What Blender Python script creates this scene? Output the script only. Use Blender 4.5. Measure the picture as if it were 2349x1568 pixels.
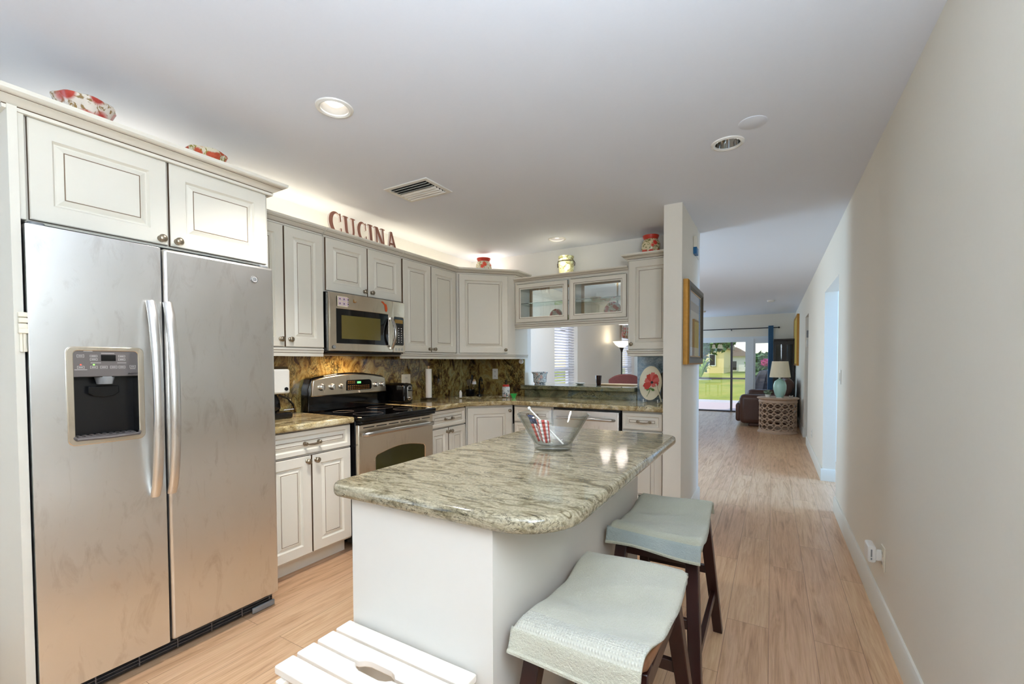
import bpy, bmesh, math, random
from mathutils import Vector, Matrix
for _o in list(bpy.data.objects):
    bpy.data.objects.remove(_o)
SC = bpy.context.scene
COL = SC.collection
R = math.radians
PI = math.pi
random.seed(7)

# ------------------------------------------------------------------ camera
CAM_H = 1.29
YAW, PITCH, ROLL = 0.528993, -0.0272095, -0.00373066
FPX, PCX, PCY = 1014.98, 1177.30, 859.41
def cam_axes():
    f = Vector((-math.sin(YAW), math.cos(YAW), 0)); r = Vector((math.cos(YAW), math.sin(YAW), 0)); u = Vector((0, 0, 1))
    f2 = f*math.cos(PITCH) + u*math.sin(PITCH); u2 = u*math.cos(PITCH) - f*math.sin(PITCH)
    r3 = r*math.cos(ROLL) + u2*math.sin(ROLL); u3 = u2*math.cos(ROLL) - r*math.sin(ROLL)
    return r3, u3, f2
_r, _u, _f = cam_axes()
cd = bpy.data.cameras.new('camera'); cam = bpy.data.objects.new('camera', cd); COL.objects.link(cam)
cam.matrix_world = Matrix(((_r.x, _u.x, -_f.x, 0), (_r.y, _u.y, -_f.y, 0), (_r.z, _u.z, -_f.z, CAM_H), (0, 0, 0, 1)))
cd.sensor_width = 36.0; cd.lens = FPX*36.0/2349.0
cd.shift_x = (2349/2 - PCX)/2349.0; cd.shift_y = (PCY - 1568/2)/2349.0
cd.clip_start = 0.02; cd.clip_end = 400
SC.camera = cam

# ------------------------------------------------------------------ colour management
vs = SC.view_settings
SC.display_settings.display_device = 'sRGB'
vs.view_transform = 'Standard'; vs.look = 'None'; vs.exposure = 1.55; vs.gamma = 1.0; vs.use_curve_mapping = False
SC.cycles.use_denoising = True
SC.cycles.max_bounces = 8; SC.cycles.diffuse_bounces = 5; SC.cycles.glossy_bounces = 4
SC.cycles.transmission_bounces = 8; SC.cycles.transparent_max_bounces = 12
SC.cycles.caustics_reflective = False; SC.cycles.caustics_refractive = False
SC.cycles.sample_clamp_indirect = 6.0

# ------------------------------------------------------------------ world, sun, daylight and added lights
w = bpy.data.worlds.new('sky'); SC.world = w; w.use_nodes = True
nt = w.node_tree; nt.nodes.clear()
sky = nt.nodes.new('ShaderNodeTexSky'); sky.sky_type = 'NISHITA'; sky.sun_disc = False
sky.sun_elevation = R(42); sky.sun_rotation = R(250); sky.air_density = 1.0; sky.dust_density = 0.6
bg = nt.nodes.new('ShaderNodeBackground'); bg.inputs['Strength'].default_value = 0.11
wo = nt.nodes.new('ShaderNodeOutputWorld')
nt.links.new(sky.outputs[0], bg.inputs[0]); nt.links.new(bg.outputs[0], wo.inputs[0])

def light(name, kind, loc, power, color=(1, 1, 1), target=None, size=None, size_y=None, **kw):
    l = bpy.data.lights.new(name, kind); o = bpy.data.objects.new(name, l); COL.objects.link(o)
    o.location = loc; l.energy = power; l.color = color
    if kind == 'AREA':
        l.shape = 'RECTANGLE' if size_y else 'DISK'; l.size = size
        if size_y: l.size_y = size_y
    elif size is not None:
        l.shadow_soft_size = size
    if target is not None:
        o.rotation_euler = (Vector(target) - Vector(loc)).to_track_quat('-Z', 'Y').to_euler()
    for k, v in kw.items(): setattr(l, k, v)
    return o
sun = light('sun', 'SUN', (-20, -10, 30), 0.9, (1.0, 0.95, 0.86))
sun.rotation_euler = Vector((0.62, 0.30, -0.62)).to_track_quat('-Z', 'Y').to_euler(); sun.data.angle = R(0.6)
# area lights added for assumed, unseen windows behind the camera and on the left
DAY = (0.52, 0.76, 1.0)  # cool tint for the assumed daylight and the fill lights
light('assumed_daylight_rear', 'AREA', (-1.35, -2.66, 1.45), 1.5, DAY, (-1.35, 0, 1.45), 2.8, 1.6)  # added area light before a solid wall; a rear window is only assumed
light('assumed_daylight_nook', 'AREA', (-3.02, -1.05, 1.45), 7, DAY, (0.45, 1.6, 1.5), 1.7, 1.4)  # added area light; an unseen window on the nook side is assumed
light('fill_right_wall', 'AREA', (0.475, 0.42, 1.80), 18, (0.78, 0.90, 1.0), (-3, 0.9, 1.7), 1.6, 0.7)  # added fill on the right wall, out of view; no window known there
light('added_uplight', 'AREA', (0.15, -0.15, 1.72), 22, (0.78, 0.89, 1.0), (0.15, -0.15, 3), 0.5)  # added upward fill beside the camera, without a lamp body
# assumed daylight in the side room behind the opening, and unseen fill lights added in the dining and living rooms
light('assumed_daylight_side', 'AREA', (2.95, 5.4, 1.5), 40, (0.32, 0.58, 1.0), (0, 5.4, 1.2), 1.6, 1.5)  # added area light; the side room's window is assumed
light('fill_dining_room', 'AREA', (-3.02, 5.05, 1.45), 16, DAY, (0, 5.05, 1.3), 0.9, 1.4)
light('fill_living_room', 'AREA', (-3.02, 12.1, 1.4), 15, DAY, (0, 11.6, 1.2), 0.9, 1.5)
# portals at the real openings to the sky
for nm, loc, tgt, sx, sy in (('portal_patio_door', (-1.35, 12.93, 1.0), (-1.35, 0, 1.0), 2.7, 2.0),
                             ('portal_dining_window', (-3.26, 7.05, 1.45), (0, 7.05, 1.45), 1.0, 1.5),
                             ('portal_dining_window_far', (-3.26, 10.85, 1.45), (0, 10.85, 1.45), 1.1, 1.5)):
    p = light(nm, 'AREA', loc, 1, (1, 1, 1), tgt, sx, sy); p.data.cycles.is_portal = True

# ------------------------------------------------------------------ materials
def lin(c):
    c = c/255.0
    return c/12.92 if c <= 0.04045 else ((c + 0.055)/1.055)**2.4
def C(r, g, b): return (lin(r), lin(g), lin(b), 1.0)
class NT:
    def __init__(s, name):
        s.m = bpy.data.materials.new(name); s.m.use_nodes = True; s.t = s.m.node_tree; s.t.nodes.clear()
        s.out = s.n('ShaderNodeOutputMaterial')
    def n(s, t, **kw):
        x = s.t.nodes.new(t)
        for k, v in kw.items():
            if k.startswith('i_'): x.inputs[k[2:].replace('_', ' ')].default_value = v
            else: setattr(x, k, v)
        return x
    def l(s, a, b): s.t.links.new(a, b)
    def pos(s, scale=(1, 1, 1), rot=(0, 0, 0), loc=(0, 0, 0), src='world'):
        if src == 'world': o = s.n('ShaderNodeNewGeometry').outputs['Position']
        else: o = s.n('ShaderNodeTexCoord').outputs['Object']
        m = s.n('ShaderNodeMapping'); m.inputs['Scale'].default_value = scale; m.inputs['Rotation'].default_value = rot; m.inputs['Location'].default_value = loc
        s.l(o, m.inputs['Vector']); return m.outputs[0]
    def noise(s, vec, scale=5, detail=4, rough=0.55, dist=0.0, out=0):
        x = s.n('ShaderNodeTexNoise'); x.inputs['Scale'].default_value = scale; x.inputs['Detail'].default_value = detail
        x.inputs['Roughness'].default_value = rough; x.inputs['Distortion'].default_value = dist
        if vec is not None: s.l(vec, x.inputs['Vector'])
        return x.outputs[out]
    def ramp(s, fac, stops, interp='LINEAR'):
        r = s.n('ShaderNodeValToRGB'); r.color_ramp.interpolation = interp
        e = r.color_ramp.elements
        while len(e) > 1: e.remove(e[-1])
        e[0].position = stops[0][0]; e[0].color = stops[0][1]
        for p, c in stops[1:]:
            q = e.new(p); q.color = c
        s.l(fac, r.inputs[0]); return r.outputs[0]
    def mix(s, fac, a, b, mode='MIX'):
        x = s.n('ShaderNodeMix', data_type='RGBA', blend_type=mode)
        for i, v in ((0, fac), (6, a), (7, b)):
            if isinstance(v, (int, float)): x.inputs[i].default_value = v
            elif isinstance(v, tuple): x.inputs[i].default_value = v
            else: s.l(v, x.inputs[i])
        return x.outputs[2]
    def bump(s, h, strength=0.2, dist=0.002):
        b = s.n('ShaderNodeBump'); b.inputs['Strength'].default_value = strength; b.inputs['Distance'].default_value = dist
        s.l(h, b.inputs['Height']); return b.outputs[0]
    def pbr(s, color, rough=0.5, metal=0.0, normal=None, **kw):
        p = s.n('ShaderNodeBsdfPrincipled')
        for k, v in (('Base Color', color), ('Roughness', rough), ('Metallic', metal)):
            if isinstance(v, (tuple, float, int)): p.inputs[k].default_value = v
            else: s.l(v, p.inputs[k])
        if normal is not None: s.l(normal, p.inputs['Normal'])
        for k, v in kw.items(): p.inputs[k.replace('_', ' ')].default_value = v
        s.l(p.outputs[0], s.out.inputs[0]); return s.m
M = {}
def plain(key, c, rough=0.5, metal=0.0, var=0.04, bump=0.0, scale=30, **kw):
    """a plain surface with a little unevenness in tone"""
    t = NT(key)
    nz = t.noise(t.pos(src='object'), scale, 3)
    k = 1 - var
    col = t.mix(nz, (c[0]*k, c[1]*k, c[2]*k, 1), (min(1, c[0]*(1 + var)), min(1, c[1]*(1 + var)), min(1, c[2]*(1 + var)), 1))
    nrm = t.bump(nz, bump, 0.002) if bump else None
    M[key] = t.pbr(col, rough, metal, nrm, **kw); return M[key]
def emit(key, c, s):
    t = NT(key); e = t.n('ShaderNodeEmission'); e.inputs[0].default_value = c; e.inputs[1].default_value = s
    t.l(e.outputs[0], t.out.inputs[0]); M[key] = t.m
def pane(key, tint=(1, 1, 1, 1), refl=0.10):
    t = NT(key); a = t.n('ShaderNodeBsdfTransparent'); a.inputs[0].default_value = tint
    g = t.n('ShaderNodeBsdfGlossy'); g.inputs['Roughness'].default_value = 0.01
    lw = t.n('ShaderNodeLayerWeight'); lw.inputs[0].default_value = 0.5
    pw = t.n('ShaderNodeMath', operation='POWER'); pw.inputs[1].default_value = 4.0; t.l(lw.outputs['Facing'], pw.inputs[0])
    mth = t.n('ShaderNodeMath', operation='MULTIPLY_ADD'); mth.inputs[1].default_value = 0.7; mth.inputs[2].default_value = refl*0.7; t.l(pw.outputs[0], mth.inputs[0])
    mx = t.n('ShaderNodeMixShader'); t.l(mth.outputs[0], mx.inputs[0]); t.l(a.outputs[0], mx.inputs[1]); t.l(g.outputs[0], mx.inputs[2])
    t.l(mx.outputs[0], t.out.inputs[0]); M[key] = t.m

plain('wall', C(234, 228, 215), 0.75, var=0.012, bump=0.03, scale=60)
plain('wall_white', C(234, 232, 226), 0.75, var=0.012, bump=0.03, scale=60)
plain('ceil', C(230, 235, 245), 0.85, var=0.012, bump=0.06, scale=90)
plain('trim', C(226, 223, 212), 0.45, var=0.01)
plain('paint', C(226, 221, 208), 0.42, var=0.012)
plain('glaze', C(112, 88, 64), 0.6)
plain('island_paint', C(214, 210, 202), 0.45, var=0.01)
plain('knob', C(150, 138, 120), 0.32, 0.9)
plain('white_plastic', C(232, 230, 224), 0.4, var=0.01)
plain('white_gloss', C(236, 234, 228), 0.15, var=0.01)
plain('black', C(14, 14, 16), 0.25)
plain('black_gloss', C(8, 8, 10), 0.06)
plain('black_matte', C(20, 20, 22), 0.6)
plain('dark_hole', C(6, 6, 7), 0.9)
plain('grey_panel', C(96, 90, 88), 0.4)
plain('grey_plastic', C(130, 132, 134), 0.4)
plain('silver', C(190, 188, 184), 0.25, 1.0)
plain('chrome', C(220, 220, 220), 0.08, 1.0)
plain('white_mark', C(206, 202, 198), 0.5)
plain('dark_wood', C(44, 16, 12), 0.3, var=0.3, scale=18)
plain('seat_wood', C(120, 78, 48), 0.3, var=0.2, scale=14)
plain('step_paint', C(236, 226, 214), 0.4, var=0.015)
plain('rust', C(164, 110, 92), 0.6, var=0.12)
plain('letter_edge', C(214, 202, 198), 0.6)
plain('gold', C(176, 128, 58), 0.35, 0.65, var=0.2, scale=40)
plain('bronze', C(70, 56, 34), 0.4, 0.6, var=0.3, scale=40)
plain('mat_pale', C(222, 230, 240), 0.4)
plain('mat_tan', C(196, 166, 110), 0.5)
plain('red', C(196, 50, 32), 0.35)
plain('orange', C(214, 86, 36), 0.5)
plain('green_cup', C(52, 190, 92), 0.3)
plain('cream', C(226, 216, 190), 0.3)
plain('blue', C(20, 104, 160), 0.35)
plain('leather', C(78, 50, 40), 0.38, var=0.12, bump=0.1, scale=40)
plain('drum', C(190, 164, 142), 0.6, var=0.15, bump=0.1)
plain('teal', C(184, 226, 216), 0.12)
plain('shade', C(238, 228, 200), 0.8)
plain('curtain', C(74, 116, 152), 0.8)
plain('hutch', C(30, 20, 18), 0.3)
plain('art_yellow', C(206, 172, 74), 0.6, var=0.15, scale=25)
plain('rod', C(50, 50, 54), 0.4, 0.8)
plain('frame_white', C(222, 228, 232), 0.45)
plain('frame_dark', C(74, 70, 74), 0.45)
plain('patio', C(226, 206, 200), 0.8, var=0.05)
plain('house_yellow', C(236, 214, 150), 0.8)
plain('house_white', C(240, 238, 230), 0.8)
plain('house_roof', C(150, 128, 112), 0.8)
plain('trunk', C(120, 104, 84), 0.9, var=0.2)
plain('leaf', C(88, 124, 46), 0.6, var=0.35, scale=2.0)
plain('leaf_dark', C(58, 96, 44), 0.6, var=0.35, scale=2.0)
plain('leaf_lime', C(150, 176, 52), 0.6, var=0.3, scale=2.0)
plain('blossom', C(196, 70, 130), 0.6)
plain('tarp', C(9, 16, 32), 0.7, var=0.3, scale=6)
plain('chair_red', C(92, 34, 24), 0.7, var=0.5, bump=0.2, scale=60)
plain('amber_dark', C(44, 14, 12), 0.1)
plain('tan_wood', C(204, 168, 128), 0.4, var=0.1)
plain('paper', C(238, 235, 228), 0.9, bump=0.15, scale=120)
plain('ivory', C(232, 224, 204), 0.45)
plain('pinkish', C(214, 190, 206), 0.6)
plain('olive_dark', C(58, 46, 22), 0.5, var=0.5, scale=40)
plain('flag_blue', C(44, 54, 86), 0.6)
plain('flag_red', C(186, 62, 58), 0.6)
plain('flag_white', C(232, 226, 222), 0.6)
plain('stone_bed', C(220, 220, 220), 0.8)
emit('bulb', (1.0, 0.94, 0.85, 1), 1.3)
emit('bulb_soft', (1.0, 0.86, 0.62, 1), 0.6)
emit('chand', (1.0, 0.90, 0.82, 1), 1.1)
emit('led_green', (0.2, 1.0, 0.1, 1), 1.2)
emit('led_red', (1.0, 0.08, 0.05, 1), 0.9)
emit('clock', (0.15, 0.8, 0.2, 1), 0.7)
plain('screen', C(104, 92, 42), 0.12)
plain('display_amber', C(150, 116, 40), 0.3)
pane('pane', refl=0.08)
pane('cab_glass', (0.93, 0.95, 0.93, 1), refl=0.16)
def glass(key, c=(1, 1, 1, 1), rough=0.0, ior=1.46):
    t = NT(key); M[key] = t.pbr(c, rough, 0.0, None, Transmission_Weight=1.0, IOR=ior)
glass('glass'); glass('glass_green', (0.75, 0.92, 0.86, 1)); glass('glass_red', (0.35, 0.06, 0.05, 1))
# brushed stainless steel
def steel(key, c, rough):
    t = NT(key)
    v = t.pos((1.2, 1.2, 260), src='object'); st = t.noise(v, 3, 3)
    sm = t.noise(t.pos((5, 5, 3), src='object'), 1.5, 4, 0.6, 0.6)
    col = t.mix(sm, (c[0]*0.96, c[1]*0.96, c[2]*0.95, 1), (min(1, c[0]*1.03), min(1, c[1]*1.03), min(1, c[2]*1.03), 1))
    rg = t.ramp(sm, [(0.3, (rough*0.95,)*3 + (1,)), (0.7, (rough*1.06,)*3 + (1,))])
    sd = t.ramp(t.noise(t.pos((9, 9, 3.2), src='object'), 1.6, 7, 0.68, 0.8), [(0.54, (0, 0, 0, 1)), (0.70, (1, 1, 1, 1))])
    col = t.mix(sd, col, (c[0]*0.84, c[1]*0.82, c[2]*0.80, 1))
    M[key] = t.pbr(col, rg, 1.0, t.bump(st, 0.03, 0.0006))
steel('steel', C(228, 227, 225), 0.30)
steel('steel_warm', C(224, 214, 198), 0.26)
steel('steel_side', C(120, 126, 138), 0.4)
# stone
def stone(key, stops, vein, scale, stretch, rot, speck, rough=0.07, vein_pos=(0.47, 0.50, 0.53), dist=1.4):
    t = NT(key)
    v = t.pos(stretch, rot)
    a = t.noise(v, scale, 8, 0.62, dist)
    base = t.ramp(a, stops)
    b = t.noise(v, scale*1.7, 6, 0.6, dist*1.5)
    k = (0, 0, 0, 1); wv = (1, 1, 1, 1)
    band = t.ramp(b, [(vein_pos[0], k), (vein_pos[1], wv), (vein_pos[2], k)])
    gate = t.ramp(t.noise(v, scale*0.6, 3), [(0.45, k), (0.6, wv)])
    bm_ = t.mix(1.0, band, gate, 'MULTIPLY')
    base = t.mix(bm_, base, vein)
    s = t.noise(t.pos((1, 1, 1)), 130, 3, 0.7)
    sp = t.ramp(s, [(0.32, speck[0]), (0.5, (0.5, 0.5, 0.5, 1)), (0.68, speck[1])])
    base = t.mix(0.55, base, sp, 'OVERLAY')
    M[key] = t.pbr(base, rough)
g = lambda x: (x, x, x, 1)
stone('granite_island', [(0.24, C(48, 42, 30)), (0.34, C(86, 77, 56)), (0.43, C(126, 116, 92)), (0.54, C(160, 150, 127)), (0.64, C(142, 132, 108)), (0.78, C(90, 82, 62))], C(44, 40, 30), 6.4, (1.2, 4.2, 4.2), (0, 0, R(16)), (g(0.26), g(0.72)))
stone('granite_counter', [(0.25, C(84, 66, 40)), (0.40, C(150, 128, 84)), (0.52, C(192, 174, 130)), (0.64, C(214, 204, 172)), (0.78, C(146, 132, 94))], C(40, 28, 16), 5.5, (1.6, 1.0, 1.6), (0, 0, R(20)), (g(0.22), g(0.72)))
stone('granite_grey', [(0.25, C(64, 66, 52)), (0.42, C(118, 118, 92)), (0.54, C(146, 140, 104)), (0.66, C(118, 128, 120)), (0.8, C(84, 98, 108))], C(44, 46, 44), 4.5, (1.0, 1.6, 1.8), (0, R(20), R(10)), (g(0.25), g(0.70)))
stone('granite_blue', [(0.25, C(82, 96, 106)), (0.45, C(122, 138, 150)), (0.6, C(150, 162, 170)), (0.8, C(104, 116, 120))], C(60, 68, 76), 6.5, (1.0, 1.0, 1.6), (0, R(20), R(10)), (g(0.25), g(0.72)))
stone('granite_dark', [(0.27, C(26, 18, 12)), (0.40, C(88, 62, 34)), (0.50, C(148, 122, 66)), (0.60, C(170, 154, 98)), (0.70, C(116, 110, 78)), (0.82, C(64, 48, 30))], C(16, 12, 10), 6.5, (1.0, 1.3, 0.8), (R(25), 0, R(10)), (g(0.18), g(0.70)), vein_pos=(0.42, 0.50, 0.58), dist=2.0)
# plank floor: boards run along the hallway (+y)
t = NT('floor_planks')
pv = t.n('ShaderNodeNewGeometry').outputs['Position']
sep = t.n('ShaderNodeSeparateXYZ'); t.l(pv, sep.inputs[0])
cmb = t.n('ShaderNodeCombineXYZ'); t.l(sep.outputs['Y'], cmb.inputs[0]); t.l(sep.outputs['X'], cmb.inputs[1])
br = t.n('ShaderNodeTexBrick'); br.offset = 0.37; br.inputs['Scale'].default_value = 1.0
br.inputs['Brick Width'].default_value = 1.22; br.inputs['Row Height'].default_value = 0.182; br.inputs['Mortar Size'].default_value = 0.0011; br.inputs['Mortar Smooth'].default_value = 0.3
br.inputs['Bias'].default_value = 0.0
br.inputs['Color1'].default_value = g(0.0); br.inputs['Color2'].default_value = g(1.0); br.inputs['Mortar'].default_value = g(0.5)
t.l(cmb.outputs[0], br.inputs['Vector'])
sc = t.n('ShaderNodeVectorMath', operation='SCALE'); sc.inputs['Scale'].default_value = 7.3; t.l(br.outputs['Color'], sc.inputs[0])
add = t.n('ShaderNodeVectorMath', operation='ADD'); t.l(pv, add.inputs[0]); t.l(sc.outputs[0], add.inputs[1])
mp = t.n('ShaderNodeMapping'); mp.inputs['Scale'].default_value = (16, 1.1, 1); t.l(add.outputs[0], mp.inputs['Vector'])
gr = t.noise(mp.outputs[0], 1.6, 7, 0.62, 1.2)
mp2 = t.n('ShaderNodeMapping'); mp2.inputs['Scale'].default_value = (70, 2.0, 1); t.l(add.outputs[0], mp2.inputs['Vector'])
gr2 = t.noise(mp2.outputs[0], 2.2, 4, 0.6, 0.6)
wood = t.ramp(gr, [(0.28, C(178, 136, 101)), (0.45, C(204, 164, 126)), (0.58, C(216, 179, 142)), (0.75, C(194, 154, 118))])
wood = t.mix(0.35, wood, t.ramp(gr2, [(0.35, g(0.30)), (0.62, g(0.62))]), 'OVERLAY')
tone = t.ramp(br.outputs['Color'], [(0.0, g(0.42)), (1.0, g(0.57))])
wood = t.mix(0.6, wood, tone, 'OVERLAY')
wood = t.mix(br.outputs['Fac'], wood, C(130, 98, 72))
rg = t.ramp(gr, [(0.3, g(0.40)), (0.7, g(0.30))])
M['floor'] = t.pbr(wood, rg, 0.0, t.bump(gr2, 0.08, 0.001))
# lawn
t = NT('lawn')
ln = t.noise(t.pos((1, 0.35, 1)), 0.35, 5, 0.6, 0.4); lf = t.noise(t.pos(), 9, 3)
lc = t.ramp(ln, [(0.3, C(120, 140, 40)), (0.5, C(170, 174, 56)), (0.66, C(196, 180, 84))])
M['lawn'] = t.pbr(t.mix(0.25, lc, lf, 'OVERLAY'), 0.9)
# terry cloth
def cloth(key, c1, c2, scale=170, band=None):
    t = NT(key); n1 = t.noise(t.pos(src='object'), scale, 3, 0.7); n2 = t.noise(t.pos(src='object'), 7, 3)
    col = t.mix(n2, c1, c2)
    M[key] = t.pbr(col, 0.95, 0, t.bump(n1, 1.0, 0.006), Sheen_Weight=0.4)
cloth('towel', C(184, 180, 160), C(198, 194, 174))
cloth('towel_far', C(174, 174, 152), C(188, 186, 164))
cloth('towel_hem', C(146, 158, 156), C(178, 184, 176), 160)
t = NT('towel_band'); pb = t.pos(src='object')
w1 = t.n('ShaderNodeTexWave', wave_type='BANDS', bands_direction='X'); w1.inputs['Scale'].default_value = 42; t.l(pb, w1.inputs['Vector'])
w2 = t.n('ShaderNodeTexWave', wave_type='BANDS', bands_direction='Y'); w2.inputs['Scale'].default_value = 42; t.l(pb, w2.inputs['Vector'])
wm = t.mix(1.0, w1.outputs[0], w2.outputs[0], 'MULTIPLY')
M['towel_band'] = t.pbr(t.mix(wm, C(186, 183, 168), C(204, 200, 186)), 0.95, 0, t.bump(wm, 0.8, 0.003), Sheen_Weight=0.3)
plain('poppy_pink', C(208, 96, 84), 0.35)
plain('leaf_sage', C(132, 150, 124), 0.7, var=0.25)
plain('can_white', C(170, 166, 160), 0.3)
plain('oven_glass', C(52, 50, 20), 0.06)  # olive tint stands in for the reflection in the oven window
pane('hutch_glass', (0.35, 0.40, 0.42, 1), refl=0.07)
# painted ceramics with flowers: cream glaze with red blooms and green leaves
def ceramic(key, base, bloom, leafc, scale, cover=0.5, dots=C(90, 60, 40)):
    t = NT(key); v = t.pos(src='object')
    vo = t.n('ShaderNodeTexVoronoi'); vo.inputs['Scale'].default_value = scale; t.l(v, vo.inputs['Vector'])
    a = t.ramp(vo.outputs['Distance'], [(cover*0.75, g(1)), (cover, g(0))])
    pet = t.noise(v, scale*3, 3, 0.6, 1.0)
    bl = t.mix(pet, bloom, (min(1, bloom[0]*1.6 + 0.1), bloom[1]*1.9 + 0.05, bloom[2]*1.9 + 0.05, 1))
    lf = t.ramp(t.noise(v, scale*1.9, 4, 0.6, 1.4), [(0.52, g(0)), (0.58, g(1))])
    col = t.mix(lf, base, leafc); col = t.mix(a, col, bl)
    M[key] = t.pbr(col, 0.18)
ceramic('ceramic_bowl', C(226, 214, 200), C(158, 44, 30), C(150, 120, 76), 15, 0.60)
ceramic('ceramic_bowl_2', C(224, 214, 190), C(168, 62, 30), C(150, 140, 50), 24, 0.55)
ceramic('ceramic_jar', C(234, 226, 206), C(196, 64, 40), C(172, 160, 96), 18, 0.5)
ceramic('ceramic_jar_2', C(232, 216, 178), C(190, 36, 22), C(120, 120, 60), 17, 0.55)
ceramic('ceramic_green', C(190, 186, 140), C(196, 196, 158), C(120, 116, 66), 22, 0.5)
ceramic('ceramic_pot', C(226, 228, 226), C(196, 160, 150), C(92, 104, 112), 22, 0.34)
ceramic('ceramic_plate', C(228, 218, 206), C(170, 84, 80), C(176, 140, 100), 26, 0.55)
ceramic('valance', C(216, 200, 170), C(160, 60, 40), C(96, 104, 84), 14, 0.5)
t = NT('blind'); d_ = t.n('ShaderNodeBsdfDiffuse'); d_.inputs[0].default_value = C(242, 243, 246); tr_ = t.n('ShaderNodeBsdfTranslucent'); tr_.inputs[0].default_value = C(240, 242, 248)
mx = t.n('ShaderNodeMixShader'); mx.inputs[0].default_value = 0.6; t.l(d_.outputs[0], mx.inputs[1]); t.l(tr_.outputs[0], mx.inputs[2]); t.l(mx.outputs[0], t.out.inputs[0]); M['blind'] = t.m
t = NT('bowl_glass'); lw = t.n('ShaderNodeLayerWeight'); lw.inputs[0].default_value = 0.5
pw = t.n('ShaderNodeMath', operation='POWER'); pw.inputs[1].default_value = 3.0; t.l(lw.outputs['Facing'], pw.inputs[0])
tc = t.mix(pw.outputs[0], (0.985, 0.992, 0.988, 1), (0.50, 0.56, 0.54, 1))
a_ = t.n('ShaderNodeBsdfTransparent'); t.l(tc, a_.inputs[0]); g_ = t.n('ShaderNodeBsdfGlossy'); g_.inputs['Roughness'].default_value = 0.01
mth = t.n('ShaderNodeMath', operation='MULTIPLY_ADD'); mth.inputs[1].default_value = 0.6; mth.inputs[2].default_value = 0.07; t.l(pw.outputs[0], mth.inputs[0])
mx = t.n('ShaderNodeMixShader'); t.l(mth.outputs[0], mx.inputs[0]); t.l(a_.outputs[0], mx.inputs[1]); t.l(g_.outputs[0], mx.inputs[2]); t.l(mx.outputs[0], t.out.inputs[0]); M['bowl_glass'] = t.m
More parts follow.
